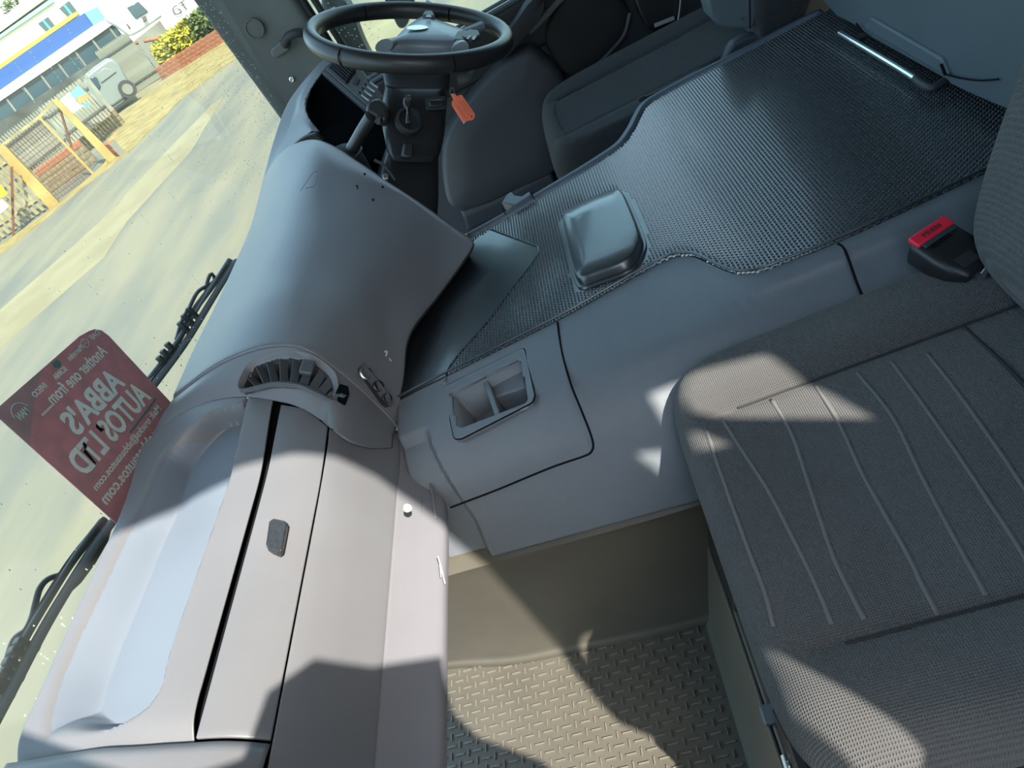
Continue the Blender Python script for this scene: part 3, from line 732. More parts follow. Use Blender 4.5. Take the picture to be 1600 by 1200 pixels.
# ---------------- rubber mat with studs
mt = thing('rubber_mat', (1.05, 0.0, 0.57), 'black studded rubber mat lying over the engine tunnel', 'mat')
matfar = VL(1.2417,0.3186,0.57, 1.2538,0.2212,0.57, 1.2718,0.1382,0.57, 1.2853,0.0666,0.57, 1.2998,0.0081,0.57, 1.3164,-0.0367,0.57, 1.3555,-0.0685,0.57, 1.393,-0.0892,0.57, 1.4317,-0.1136,0.57, 1.4464,-0.1428,0.57, 1.455,-0.2301,0.57, 1.4549,-0.3262,0.57, 1.4603,-0.4342,0.57, 1.4601,-0.4984,0.57)
far3 = spline(matfar, 60); near3 = spline(matnear, 60)
for k, p in enumerate(far3): p.z = 0.570
near3b = [V3((p.x, p.y, 0.570)) for p in near3]
front = [V3((0.99, 0.50, 0.57))]
outline = near3b + [V3((0.79, -0.95, 0.57)), V3((1.48, -0.95, 0.57))] + far3[::-1] + [V3((1.25, 0.46, 0.57)), V3((0.95, 0.56, 0.57))]
base = prism('mat_sheet', [p + V3((0, 0, 0.004)) for p in outline], (0, 0, -0.014), M['rubber'], mt, smooth=False)
tube('mat_edge', [p + V3((0.004, 0, 0.0085)) for p in near3b], 0.0022, M['pad'], mt, n=8, m=90)
SM = VL(1.2392,0.2672,0.574, 1.1675,0.2254,0.574, 1.1108,0.1865,0.574, 1.0889,0.1769,0.574, 1.0582,0.1865,0.574, 0.9974,0.2376,0.574, 0.9341,0.2889,0.574, 0.8889,0.3359,0.574, 0.8613,0.3606,0.574, 0.8336,0.3689,0.574, 0.8164,0.3663,0.574, 0.8202,0.489,0.574, 1.0884,0.5136,0.574, 1.2154,0.3694,0.574)
smx = [(p[0], p[1]) for p in SM]
tube('smooth_border', [V3(p) + V3((0, 0, 0.001)) for p in VL(1.2367,0.2673,0.574, 1.1698,0.2253,0.574, 1.1108,0.1865,0.574, 1.0889,0.1769,0.574, 1.0582,0.1865,0.574, 0.9974,0.2376,0.574, 0.9341,0.2889,0.574, 0.8889,0.3359,0.574, 0.8613,0.3606,0.574, 0.8433,0.369,0.574, 0.8254,0.3712,0.574)], 0.0013, M['pad'], mt, n=6, m=50)
PAD = VL(1.1417,0.1207,0.574, 1.1567,0.1094,0.574, 1.1603,0.0576,0.574, 1.1526,0.0113,0.574, 1.1424,-0.0019,0.574, 1.1098,-0.0065,0.574, 1.0301,-0.0075,0.574, 0.9601,-0.0057,0.574, 0.9301,0.0022,0.574, 0.9033,0.0222,0.574, 0.8971,0.0462,0.574, 0.9025,0.0835,0.574, 0.9062,0.1142,0.574, 0.9179,0.1226,0.574, 0.959,0.1258,0.574, 1.0421,0.1251,0.574)
pdx = [(p[0], p[1]) for p in PAD]
ox = [(p.x, p.y) for p in outline]
sv_, sf_ = [], []
P_ = 0.0072; r_ = 0
y = 0.46
while y > -0.75:
    x = 0.74 + (P_ / 2 if r_ % 2 else 0)
    while x < 1.52:
        if inpoly(x, y, ox) and not inpoly(x, y, smx) and not inpoly(x, y, pdx):
            if pdist(x, y, pdx) > 0.006:
                k = len(sv_); a, b, h = 0.0018, 0.0022, 0.0026
                sv_ += [(x - a, y - b, 0.5738), (x + a, y - b, 0.5738), (x + a, y + b, 0.5738), (x - a, y + b, 0.5738),
                        (x - a * .4, y - b * .4, 0.5738 + h), (x + a * .4, y - b * .4, 0.5738 + h), (x + a * .4, y + b * .4, 0.5738 + h), (x - a * .4, y + b * .4, 0.5738 + h)]
                sf_ += [(k, k + 1, k + 5, k + 4), (k + 1, k + 2, k + 6, k + 5), (k + 2, k + 3, k + 7, k + 6), (k + 3, k, k + 4, k + 7), (k + 4, k + 5, k + 6, k + 7)]
        x += P_
    y -= P_ * 0.80; r_ += 1
o = mesh('mat_studs', sv_, sf_, M['stud'], mt, smooth=False, fix=False); o['kind'] = 'stuff'
# raised pad moulded into the mat
pc = V3((sum(p[0] for p in PAD) / len(PAD), sum(p[1] for p in PAD) / len(PAD), 0.574))
PO = [V3(p) for p in PAD]
def sc_(f_, h): return [pc + (p - pc) * f_ + V3((0, 0, h)) for p in PO]
rows = [spline(sc_(f_, h), 72, True) for f_, h in ((1.0, 0.0), (0.985, 0.004), (0.955, 0.004), (0.94, 0.004), (0.925, 0.012), (0.905, 0.0165), (0.87, 0.019), (0.5, 0.020), (0.02, 0.020))]
vs_ = [p for r in rows for p in r]; fs = []
for j in range(len(rows) - 1):
    for i in range(72): fs.append((j * 72 + i, j * 72 + (i + 1) % 72, (j + 1) * 72 + (i + 1) % 72, (j + 1) * 72 + i))
fs.append(tuple(range(8 * 72, 9 * 72)))
mesh('raised_pad', vs_, fs, M['pad'], mt, angle=60)

# ================================================================ SEATS
def zseat(x, y, o):
    """top of a seat cushion: bolsters, seams, rounded edges"""
    return o['z'] + o['bol'] * (sst(o['sr'] - 0.015, o['sr'] + 0.05, x) + sst(o['sl'] + 0.015, o['sl'] - 0.05, x)) \
        - 0.006 * (math.exp(-((x - o['sr']) / 0.007) ** 2) + math.exp(-((x - o['sl']) / 0.007) ** 2)) * sst(o['y1'] - 0.03, o['y1'] - 0.08, y)
def cushion(name, o, m, parent):
    """closed cushion: rings from the middle of the top out over the edge and down"""
    cx, cy = (o['x0'] + o['x1']) / 2, (o['y0'] + o['y1']) / 2
    hx, hy = (o['x1'] - o['x0']) / 2, (o['y1'] - o['y0']) / 2
    n = 160; rings = []
    e = o.get('e', 0.28)
    def outl(th, s):
        c, s_ = math.cos(th), math.sin(th)
        return cx + hx * s * math.copysign(abs(c) ** e, c), cy + hy * s * math.copysign(abs(s_) ** e, s_)
    R = o['r']; H = o['h']
    prof = [(k / 44 * 0.86, 0.0) for k in range(1, 45)]
    prof += [(0.86 + 0.14 * math.sin(a * math.pi / 2 / 10), -R * (1 - math.cos(a * math.pi / 2 / 10))) for a in range(1, 11)]
    prof += [(1.0 - 0.10 * k / 4, -R - (H - R) * k / 4) for k in range(1, 5)]
    for s, dz in prof:
        rg = []
        for k in range(n):
            x, y = outl(2 * math.pi * k / n, s)
            fall = max(0.0, 1 + dz / R) if dz > -R else 0
            rg.append(V3((x, y, o['z'] + dz + (zseat(x, y, o) - o['z']) * (fall if dz < 0 else 1))))
        rings.append(rg)
    vs_ = [V3((cx, cy, zseat(cx, cy, o)))] + [p for r in rings for p in r]
    fs = [(0, 1 + k, 1 + (k + 1) % n) for k in range(n)]
    for j in range(len(rings) - 1):
        for k in range(n): fs.append((1 + j * n + k, 1 + j * n + (k + 1) % n, 1 + (j + 1) * n + (k + 1) % n, 1 + (j + 1) * n + k))
    q = 1 + (len(rings) - 1) * n
    fs.append(tuple(range(q, q + n)))
    return mesh(name, vs_, fs, m, parent, angle=70)
PS = dict(x0=0.172, x1=0.700, y0=-0.44, y1=0.055, z=0.547, bol=0.014, sr=0.581, sl=0.275, r=0.062, h=0.12, e=0.27)
seat = thing('passenger_seat', (0.49, -0.2, 0.0), 'charcoal cloth passenger seat with stitched stripes across its cushion', 'seat')
cushion('seat_cushion', PS, M['fabric'], seat)
def on_seat(x, y, lift=0.0008): return V3((x, y, zseat(x, y, PS) + lift))
def strip_on(name, pts, wd, m, parent, o, lift=0.0003):
    P = spline([V3((a, b, 0)) for a, b in pts], 40); vs_ = []; fs = []
    for i, p in enumerate(P):
        t = P[min(i + 1, 39)] - P[max(i - 1, 0)]; t.normalize(); nn = V3((-t.y, t.x, 0)) * wd / 2
        for q in (p + nn, p - nn):
            vs_.append(V3((q.x, q.y, zseat(q.x, q.y, o) + lift)))
    for i in range(39): fs.append((2 * i, 2 * i + 2, 2 * i + 3, 2 * i + 1))
    ob = mesh(name, vs_, fs, m, parent); solid(ob, 0.0006, 0)
    return ob
for s_ in (VL(0.5652,0.0151,0.549, 0.4901,0.0178,0.549, 0.3894,0.0197,0.549, 0.3453,0.0196,0.549, 0.3057,0.0235,0.549), VL(0.5718,-0.0071,0.549, 0.5118,-0.0148,0.549, 0.4478,-0.0229,0.549, 0.3728,-0.0263,0.549, 0.332,-0.0272,0.549, 0.2935,-0.0258,0.549),
           VL(0.5758,-0.0689,0.549, 0.515,-0.0717,0.549, 0.454,-0.0648,0.549, 0.3628,-0.0538,0.549, 0.3188,-0.0527,0.549, 0.2902,-0.0534,0.549), VL(0.5727,-0.1207,0.549, 0.5055,-0.1216,0.549, 0.4318,-0.1155,0.549, 0.3411,-0.1138,0.549, 0.3107,-0.1114,0.549, 0.2783,-0.1102,0.549),
           VL(0.5666,-0.1678,0.549, 0.491,-0.1719,0.549, 0.408,-0.1623,0.549, 0.3262,-0.1549,0.549, 0.3004,-0.1533,0.549, 0.2829,-0.1515,0.549), VL(0.5654,-0.2053,0.549, 0.493,-0.2045,0.549, 0.4153,-0.202,0.549, 0.3656,-0.1992,0.549, 0.3171,-0.1965,0.549, 0.2836,-0.192,0.549),
           VL(0.558,-0.2408,0.549, 0.5001,-0.2398,0.549, 0.4136,-0.2349,0.549, 0.3461,-0.229,0.549, 0.2931,-0.2272,0.549)):
    strip_on('stripe', [(p[0], p[1]) for p in s_], 0.0042, M['stripe'], seat, PS)
def seam_on(name, pts, parent, o, r=0.0016):
    tube(name, [V3((x, y, zseat(x, y, o) + 0.001)) for x, y in pts], r, M['seam'], parent, n=6, m=60)
seam_on('seam', [(0.581, y) for y in (-0.03, -0.06, -0.10, -0.2, -0.3, -0.37)], seat, PS)
seam_on('seam', [(0.275, y) for y in (-0.03, -0.06, -0.10, -0.2, -0.3, -0.37)], seat, PS)
seam_on('seam', [(0.576, -0.290), (0.50, -0.293), (0.43, -0.293), (0.36, -0.293), (0.280, -0.293)], seat, PS, 0.0022)
# backrest: tall padded slab leaning back
def backrest(name, x0, x1, y, z0, z1, lean, m, parent, th=0.14, low=0.10):
    rows = []
    for f_ in (0, 0.08, 0.2, 0.4, 0.7, 0.92, 1.0):
        z = z0 + (z1 - z0) * f_; yy = y - lean * f_
        wv = 1.0 - low * (1 - math.sqrt(max(0, 1 - (1 - min(1, f_ / 0.3)) ** 2))) - 0.12 * (1 - math.sqrt(max(0, 1 - max(0, (f_ - 0.8) / 0.2) ** 2)))
        hw = (x1 - x0) / 2 * wv; cx = (x0 + x1) / 2
        th_ = th * (1.0 if 0 < f_ < 1 else 0.55)
        rg = []
        for k in range(32):
            a = 2 * math.pi * k / 32; c, s_ = math.cos(a), math.sin(a)
            rg.append(V3((cx + hw * math.copysign(abs(c) ** 0.35, c), yy + th_ / 2 * math.copysign(abs(s_) ** 0.5, s_) + 0.02 * (abs(c) ** 4) * (1 if s_ > 0 else 0), z)))
        rows.append(rg)
    cols = [spline([rows[j][k] for j in range(len(rows))], 24) for k in range(32)]
    vs_ = [cols[k][j] for j in range(24) for k in range(32)]; fs = []
    for j in range(23):
        for k in range(32): fs.append((j * 32 + k, j * 32 + (k + 1) % 32, (j + 1) * 32 + (k + 1) % 32, (j + 1) * 32 + k))
    fs += [tuple(range(31, -1, -1)), tuple(range(23 * 32, 24 * 32))]
    o = mesh(name, vs_, fs, m, parent, angle=70)
    sb = o.modifiers.new('sub', 'SUBSURF'); sb.levels = 1; sb.render_levels = 1
    return o
backrest('backrest', 0.19, 0.690, -0.385, 0.545, 1.10, 0.20, M['fabric'], seat, low=0.34)
# plinth, rails
prows = []
for z in (0.0, 0.010, 0.12, 0.22, 0.262):
    yf = 0.153 - 0.007 * (z > 0.005) - z * 0.25
    prows.append([(0.70, yf - 0.06, z), (0.625, yf - 0.012, z), (0.598, yf, z), (0.50, yf, z), (0.40, yf, z), (0.27, yf, z), (0.20, yf - 0.01, z), (0.17, yf - 0.05, z), (0.165, -0.25, z)])
loft('seat_plinth', prows, M['foot'], seat, 80, 20, 0.004, angle=50)
prism('plinth_top', [(0.70, 0.02, 0.264), (0.60, 0.080, 0.264), (0.20, 0.078, 0.264), (0.168, 0.03, 0.264), (0.168, -0.3, 0.264), (0.70, -0.3, 0.264)], (0, 0, -0.012), M['foot'], seat, 0.004)
prism('plinth_notch', [(0.345, 0.086, 0.27), (0.320, 0.086, 0.27), (0.320, 0.060, 0.27), (0.345, 0.060, 0.27)], (0, 0, -0.010), M['trim'], seat, 0.003)
box('slide_rail', (0.27, -0.13, 0.285), (0.035, 0.36, 0.035), M['black'], seat, bev=0.003)
box('slide_rail', (0.60, -0.13, 0.285), (0.035, 0.36, 0.035), M['black'], seat, bev=0.003)
br = prism('rail_bracket', [(0.322, 0.072, 0.272), (0.18, 0.072, 0.272), (0.18, 0.060, 0.36), (0.27, 0.060, 0.36), (0.322, 0.068, 0.31)], (0, -0.012, 0), M['black'], seat, 0.002)
disc('bracket_hole', (0.262, 0.0705, 0.300), (0, 1, 0.1), 0.006, 0.003, M['steel'], br, 16, profile=[(0.008, 0), (0.008, 0.002), (0.005, 0.0022), (0.004, 0.0005)])
tube('adjuster_rod', [(0.28, 0.074, 0.278), (0.22, 0.076, 0.282), (0.175, 0.078, 0.286)], 0.005, M['steel'], seat, n=10, m=12)
prism('suspension_skirt', [(0.60, 0.030, 0.272), (0.26, 0.030, 0.272), (0.20, -0.02, 0.272), (0.20, -0.35, 0.272), (0.64, -0.35, 0.272), (0.64, 0.0, 0.272)], (0, 0, 0.15), M['black'], seat, 0.01)
prism('side_cover', [V3((0.62, 0.083, 0.262)), V3((0.47, 0.080, 0.262)), V3((0.47, 0.060, 0.33)), V3((0.60, 0.056, 0.38)), V3((0.64, 0.056, 0.37))], (0, -0.03, 0), M['black'], seat, 0.008, 3)

# ---------------- seat belt buckle
bk = thing('seat_belt_buckle', (0.66, -0.31, 0.57), 'black seat belt buckle with red release button beside the passenger seat', 'buckle')
a0 = V3(VL(0.6969,-0.3141,0.592)[0]); a1 = V3(VL(0.6304,-0.3371,0.574)[0])
ax = (a1 - a0).normalized(); sd_ = V3((VL(0.6909,-0.2918,0.592)[0])) - V3(VL(0.7163,-0.3394,0.592)[0]); sd_ = (sd_ - ax * sd_.dot(ax)).normalized()
un = ax.cross(sd_).normalized()
if un.z < 0: un = -un
ln = (a1 - a0).length
def bq(a, s, h): return a0 + ax * a + sd_ * s + un * h
hw = 0.031
sec = []
for a, w_, h in ((0.0, 0.86, 0.016), (0.004, 1.0, 0.019), (ln * 0.5, 1.0, 0.019), (ln * 0.8, 0.9, 0.017), (ln, 0.62, 0.013), (ln * 1.03, 0.55, 0.010)):
    sec.append([bq(a, hw * w_ * math.copysign(abs(math.cos(t)) ** 0.4, math.cos(t)), (h / 1) * math.copysign(abs(math.sin(t)) ** 0.5, math.sin(t)) - 0.014) for t in [2 * math.pi * k / 28 for k in range(28)]])
vs_ = [p for r in sec for p in r]; fs = []
for j in range(len(sec) - 1):
    for k in range(28): fs.append((j * 28 + k, j * 28 + (k + 1) % 28, (j + 1) * 28 + (k + 1) % 28, (j + 1) * 28 + k))
fs += [tuple(range(27, -1, -1)), tuple(range(5 * 28, 6 * 28))]
mesh('buckle_body', vs_, fs, M['black'], bk, angle=50)
o = box('release_button', bq(0.0035, 0, 0.004), (0.017, hw * 1.72, 0.007), M['red'], bk, (ax, sd_, un), bev=0.002)
text('press_lettering', 'PRESS', bq(0.0065, 0.013, 0.0078), -sd_, -ax, 0.026, 0.0055, M['ink'], o)
box('tongue_slot', bq(0.0155, 0.0, 0.0035), (0.006, hw * 1.45, 0.006), M['buckletag'], bk, (ax, sd_, un), bev=0.001)
box('slot_guide', bq(0.0205, 0.004, 0.0045), (0.005, hw * 0.9, 0.004), M['gap'], bk, (ax, sd_, un), bev=0.001)
box('embossed_patch', bq(ln * 0.80, 0.004, 0.0035), (0.016, 0.022, 0.001), M['blackmatte'], bk, (ax, sd_, un), bev=0.0004)
tube('stalk', [bq(ln * 0.95, 0, -0.012), bq(ln * 1.1, 0.0, -0.018), bq(ln * 1.35, 0, -0.05)], 0.009, M['blackmatte'], bk, n=10, m=14)
tube('steel_ferrule', [bq(ln * 1.06, -0.012, -0.004), bq(ln * 1.12, 0.006, -0.006)], 0.0045, M['chrome'], bk, n=10, m=6)
o = tube('wire_lever', VL(0.6556,-0.37,0.6449, 0.6552,-0.37,0.6056, 0.6525,-0.37,0.5748, 0.6488,-0.37,0.5677, 0.6404,-0.37,0.5733), 0.003, M['trim'], seat, n=8, m=20)

# ================================================================ BUNK LOCKER AT THE REAR
bu = thing('rear_locker', (1.05, -0.52, 0.60), 'blue grey plastic rear locker panel above the rubber mat', 'locker')
pan = VL(1.4867,-0.49,0.6709, 1.4476,-0.49,0.6055, 1.3786,-0.49,0.5903, 1.3222,-0.49,0.5931, 1.2756,-0.49,0.5916, 1.2367,-0.49,0.5887, 0.9928,-0.49,0.5952, 0.988,-0.49,0.5909, 0.9103,-0.49,0.5977, 0.7672,-0.49,0.6134, 0.7823,-0.49,0.8038)
prism('locker_panel', pan, (0, -0.25, 0), M['bunk'], bu, 0.010, 4)
prism('lower_flap', VL(1.256,-0.484,0.6048, 0.9889,-0.484,0.6068, 0.9799,-0.484,0.6118, 0.9971,-0.484,0.6307, 1.2174,-0.484,0.6331), (0, -0.02, 0), M['bunk'], bu, 0.003)
tube('flap_gap', VL(0.9857,-0.486,0.6088, 0.9522,-0.486,0.6155, 0.9054,-0.486,0.6282, 0.8627,-0.486,0.645), 0.0012, M['gap'], bu, n=6, m=12)
tube('flap_gap', VL(0.9937,-0.482,0.625, 0.9829,-0.482,0.6109), 0.0018, M['gap'], bu, n=6, m=6)
tube('flap_gap', VL(1.2728,-0.482,0.6093, 1.2501,-0.482,0.6005), 0.0018, M['gap'], bu, n=6, m=6)
# chrome pull bar
ph = thing('pull_bar', (1.15, -0.45, 0.58), 'chrome pull bar lying on the mat under the rear locker', 'handle')
tube('bar', VL(1.3047,-0.464,0.592, 1.2121,-0.4664,0.592, 1.103,-0.4682,0.592, 1.0395,-0.4685,0.592), 0.0048, M['chrome'], ph, n=12, m=24)
tube('bar_end', VL(1.0429,-0.4683,0.592, 1.0211,-0.4669,0.592, 1.0018,-0.4683,0.592, 0.9974,-0.4734,0.592, 1.0004,-0.4911,0.592), 0.0062, M['dark'], ph, n=12, m=24)
tube('bar_end', VL(1.258,-0.4754,0.59, 1.2583,-0.4866,0.59), 0.006, M['dark'], ph, n=10, m=6)

# ---------------- driver's seat
DS = dict(x0=1.480, x1=1.932, y0=-0.50, y1=0.132, z=0.535, bol=0.011, sr=1.826, sl=1.590, r=0.085, h=0.22, e=0.34)
ds = thing('driver_seat', (1.58, -0.15, 0.2), 'dark driver seat with worn side bolster and armrest beyond the rubber mat', 'seat')
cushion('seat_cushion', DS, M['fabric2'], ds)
seam_on('seam', [(1.59, y) for y in (0.067, -0.05, -0.16, -0.28)], ds, DS)
seam_on('seam', [(1.826, y) for y in (0.067, -0.05, -0.16, -0.28)], ds, DS)
seam_on('seam', [(1.59, 0.067), (1.66, 0.078), (1.75, 0.08), (1.826, 0.067)], ds, DS)
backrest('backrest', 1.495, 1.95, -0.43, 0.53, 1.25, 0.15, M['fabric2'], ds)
ar = prism('armrest', VL(1.52,-0.3073,0.7327, 1.52,-0.3008,0.6745, 1.52,-0.3011,0.645, 1.52,-0.311,0.6249, 1.52,-0.3354,0.6069, 1.52,-0.3685,0.5899, 1.52,-0.3797,0.591, 1.52,-0.3901,0.6195, 1.52,-0.4006,0.6852), (0.07, 0, 0), M['bunk'], ds, 0.014, 4)
tube('armrest_seam', VL(1.517,-0.3841,0.6689, 1.517,-0.3681,0.5923), 0.0013, M['gap'], ar, n=6, m=10)
disc('armrest_screw', VL(1.518,-0.3579,0.6177)[0], (-1, 0, 0), 0.003, 0.002, M['chrome'], ar, 12)
prism('side_valance', VL(1.535,-0.304,0.5413, 1.535,-0.321,0.5633, 1.535,-0.3329,0.5715, 1.535,-0.3529,0.5727, 1.535,-0.3771,0.5687, 1.535,-0.4056,0.5596, 1.535,-0.458,0.5467, 1.535,-0.4527,0.5326, 1.535,-0.3857,0.5314, 1.535,-0.3286,0.53), (0.03, 0, 0), M['doorcard'], ds, 0.006, 3)
tube('worn_piping', [V3(p) for p in VL(1.495,-0.1096,0.5686, 1.495,-0.1527,0.5646, 1.495,-0.1957,0.5619, 1.495,-0.2253,0.5644, 1.495,-0.2556,0.5707, 1.495,-0.2916,0.5737)], 0.004, M['blackmatte'], ds, n=6, m=30)
box('worn_tab', VL(1.49,-0.1144,0.5727)[0], (0.004, 0.016, 0.009), M['dark'], ds, bev=0.001)
o = prism('seat_base', [(1.54, 0.0, 0.0), (1.90, 0.0, 0.0), (1.90, -0.4, 0.0), (1.54, -0.4, 0.0)], (0, 0, 0.34), M['blackmatte'], ds, 0.02)
# ================================================================ STEERING WHEEL AND COLUMN
WC = V3((1.55, 0.275, 0.90)); WU = V3((0, 0.872, 0.488)).normalized(); WX = V3((1, 0, 0)); WN = WX.cross(WU).normalized()
if WN.z < 0: WN = -WN
def wq(a, b, h=0.0): return WC + WX * a + WU * b + WN * h     # a to the right, b forward-up in the wheel plane
sw = thing('steering_wheel', WC, 'black leather steering wheel with grey four spoke hub', 'steering wheel')
R_ = 0.202
tube('rim', [wq(R_ * math.cos(2 * math.pi * k / 24), R_ * math.sin(2 * math.pi * k / 24)) for k in range(24)], (0.0185, 0.0155), M['leather'], sw, closed=True, n=16, m=120)
for an in (35, 145, 205, 335):
    a = math.radians(an); p = wq(R_ * math.cos(a), R_ * math.sin(a)); t = WX * -math.sin(a) + WU * math.cos(a)
    tube('rim_joint', [p + (WX * math.cos(a) + WU * math.sin(a)) * 0.0178 * math.cos(q) + WN * 0.0165 * math.sin(q) for q in [2 * math.pi * k / 16 for k in range(16)]], 0.0012, M['gap'], sw, closed=True, n=6, m=32)
hubp = VL(1.4925,0.3089,0.9189, 1.5256,0.3052,0.9169, 1.6175,0.289,0.9078, 1.7033,0.2642,0.894, 1.7351,0.2474,0.8845, 1.6923,0.2313,0.8755, 1.6533,0.2035,0.86, 1.6011,0.1707,0.8416, 1.5563,0.1701,0.8413, 1.5118,0.181,0.8474, 1.5042,0.2006,0.8583, 1.5003,0.2268,0.873, 1.5003,0.2574,0.8902, 1.4974,0.2765,0.9009)
hc = sum((V3(p) for p in hubp), V3()) / len(hubp)
rows = []
for s_, h in ((0.96, -0.06), (1.0, -0.030), (0.99, -0.012), (0.95, -0.003), (0.86, 0.002), (0.5, 0.006), (0.02, 0.008)):
    rows.append(spline([hc + (V3(p) - hc) * s_ + WN * h for p in hubp], 70, True))
vs_ = [p for r in rows for p in r]; fs = []
for j in range(len(rows) - 1):
    for k in range(70): fs.append((j * 70 + k, j * 70 + (k + 1) % 70, (j + 1) * 70 + (k + 1) % 70, (j + 1) * 70 + k))
fs += [tuple(range(69, -1, -1)), tuple(range(6 * 70, 7 * 70))]
hub = mesh('hub', vs_, fs, M['hub'], sw, angle=60)
ep = VL(1.5604,0.2785,0.9111, 1.5763,0.2734,0.9083, 1.5862,0.2596,0.9006, 1.5835,0.2454,0.8926, 1.5719,0.2392,0.8891, 1.5585,0.2447,0.8922, 1.5489,0.2583,0.8998, 1.5491,0.2722,0.9076)
prism('emblem', spline([V3(p) for p in ep], 28, True), WN * 0.002, M['steel'], hub, 0.0006)
prism('airbag_patch', VL(1.5005,0.193,0.861, 1.559,0.186,0.8571, 1.577,0.1669,0.8464, 1.5031,0.1759,0.8514), WN * 0.0012, M['pillar'], hub, 0.0004)
for pts, w0, w1 in ((VL(1.7465,0.2539,0.8744, 1.7828,0.2488,0.8761, 1.7839,0.2421,0.8816), 0.030, 0.036), (VL(1.6493,0.2032,0.8346, 1.657,0.1633,0.8237, 1.6719,0.1271,0.8172), 0.018, 0.028),
                    (VL(1.6343,0.219,0.8412, 1.5542,0.197,0.8403, 1.4571,0.1848,0.8495), 0.016, 0.024), (VL(1.6139,0.2859,0.8786, 1.5409,0.3119,0.9035, 1.46,0.3168,0.9234), 0.016, 0.024)):
    tube('spoke', pts, (lambda w0, w1: (lambda t: (0.008 + 0.004 * t, (w0 + (w1 - w0) * t) * 0.8)))(w0, w1), M['hub'], sw, n=14, m=20)
for pp, bb in ((VL(1.5163,0.1822,0.848, 1.5764,0.1674,0.8398, 1.5692,0.1509,0.8305, 1.5404,0.148,0.8289, 1.5008,0.1616,0.8366), (VL(1.4884,0.1696,0.8525, 1.5174,0.1635,0.849, 1.5134,0.1589,0.8465, 1.4845,0.1651,0.8499), VL(1.4852,0.1605,0.8474, 1.5141,0.1543,0.8439, 1.5101,0.1498,0.8414, 1.4814,0.155,0.8443))),
               (VL(1.6736,0.256,0.8916, 1.7082,0.2507,0.8887, 1.7105,0.2382,0.8817, 1.667,0.2311,0.8777), (VL(1.6373,0.2448,0.8969, 1.657,0.2417,0.8951, 1.6584,0.2344,0.891, 1.637,0.2315,0.8894),))):
    bt = prism('button_pod', pp, WN * 0.009, M['pillar'], hub, 0.002)
    for q in bb: prism('button', q, WN * 0.002, M['black'], bt, 0.0006)

colm = thing('steering_column', (1.5, 0.42, 0.5), 'black steering column cowl below the steering wheel', 'steering column')
def cowl(name, secs, m, n=40, ex=0.45):
    rows = []
    for c, wx, wd in secs:
        c = V3(c); ax2 = WU
        rows.append([c + WX * wx * math.copysign(abs(math.cos(t)) ** ex, math.cos(t)) + (WU * 0.8 - WN * 0.0) .normalized() * wd * math.copysign(abs(math.sin(t)) ** ex, math.sin(t)) for t in [2 * math.pi * k / n for k in range(n)]])
    vs_ = [p for r in rows for p in r]; fs = []
    for j in range(len(rows) - 1):
        for k in range(n): fs.append((j * n + k, j * n + (k + 1) % n, (j + 1) * n + (k + 1) % n, (j + 1) * n + k))
    fs += [tuple(range(n - 1, -1, -1)), tuple(range((len(rows) - 1) * n, len(rows) * n))]
    return mesh(name, vs_, fs, m, colm, angle=45)
C1 = VL(1.5306,0.2836,0.8625, 1.4944,0.2999,0.8255)
cowl('upper_cowl', [(V3(C1[0]), 0.080, 0.066), (V3(VL(1.516,0.2892,0.8472)[0]), 0.084, 0.070), (V3(C1[1]), 0.080, 0.066), (V3(VL(1.489,0.3029,0.8202)[0]), 0.070, 0.060)], M['dark'])
cowl('lower_cowl', [(V3(VL(1.4771,0.2973,0.836)[0]), 0.072, 0.060), (V3(VL(1.4542,0.3113,0.8141)[0]), 0.078, 0.066), (V3(VL(1.4189,0.3322,0.78)[0]), 0.076, 0.064), (V3(VL(1.3806,0.3454,0.7554)[0]), 0.068, 0.056), (V3(VL(1.3683,0.3523,0.7434)[0]), 0.055, 0.05)], M['black'])
cowl('column_boot', [(V3(VL(1.3907,0.3503,0.7534)[0]), 0.060, 0.05), (V3(VL(1.3576,0.3761,0.724)[0]), 0.075, 0.06), (V3(VL(1.309,0.4049,0.6933)[0]), 0.085, 0.07), (V3(VL(1.2703,0.4387,0.6605)[0]), 0.09, 0.08)], M['black'])
prism('cowl_tongue', VL(1.3073,0.3436,0.7877, 1.3046,0.3299,0.7789, 1.2888,0.3387,0.7634, 1.2859,0.3473,0.7635, 1.2902,0.3578,0.7728), (0.01, 0.01, -0.005), M['black'], colm, 0.003)
kn = (CF * -1)
# key barrel with the key in it, and the switch beside it
kb = V3(VL(1.3381,0.3219,0.8112)[0]); dirk = (V3((-0.70, -0.55, 0.45))).normalized()
disc('key_surround', kb, dirk, 0.016, 0.012, M['blackmatte'], colm, 32, profile=[(0.026, -0.012), (0.026, 0.003), (0.020, 0.005), (0.017, -0.002), (0.005, -0.002)])
ky = thing('ignition_key', kb, 'black ignition key standing in the steering column lock', 'key')
prism('key_head', VL(1.3241,0.304,0.8566, 1.3279,0.2985,0.8589, 1.3273,0.2898,0.8547, 1.3223,0.2903,0.8488, 1.3119,0.2972,0.8391, 1.3089,0.3022,0.8376, 1.2909,0.3078,0.818, 1.2917,0.3186,0.8234, 1.3092,0.3066,0.8397, 1.3145,0.3093,0.8471), -dirk * 0.010, M['black'], ky, 0.003)
disc('key_badge', VL(1.3168,0.2961,0.8526)[0], dirk, 0.0055, 0.0015, M['steel'], ky, 20)
tube('key_shine', VL(1.2988,0.3056,0.838, 1.2955,0.3068,0.8346), 0.0012, M['chrome'], ky, n=6, m=5)
prism('column_switch_plate', VL(1.3835,0.2773,0.8202, 1.3828,0.2422,0.805, 1.3658,0.2505,0.7879, 1.3666,0.2856,0.8031), (0.008, 0.008, -0.003), M['blackmatte'], colm, 0.002)
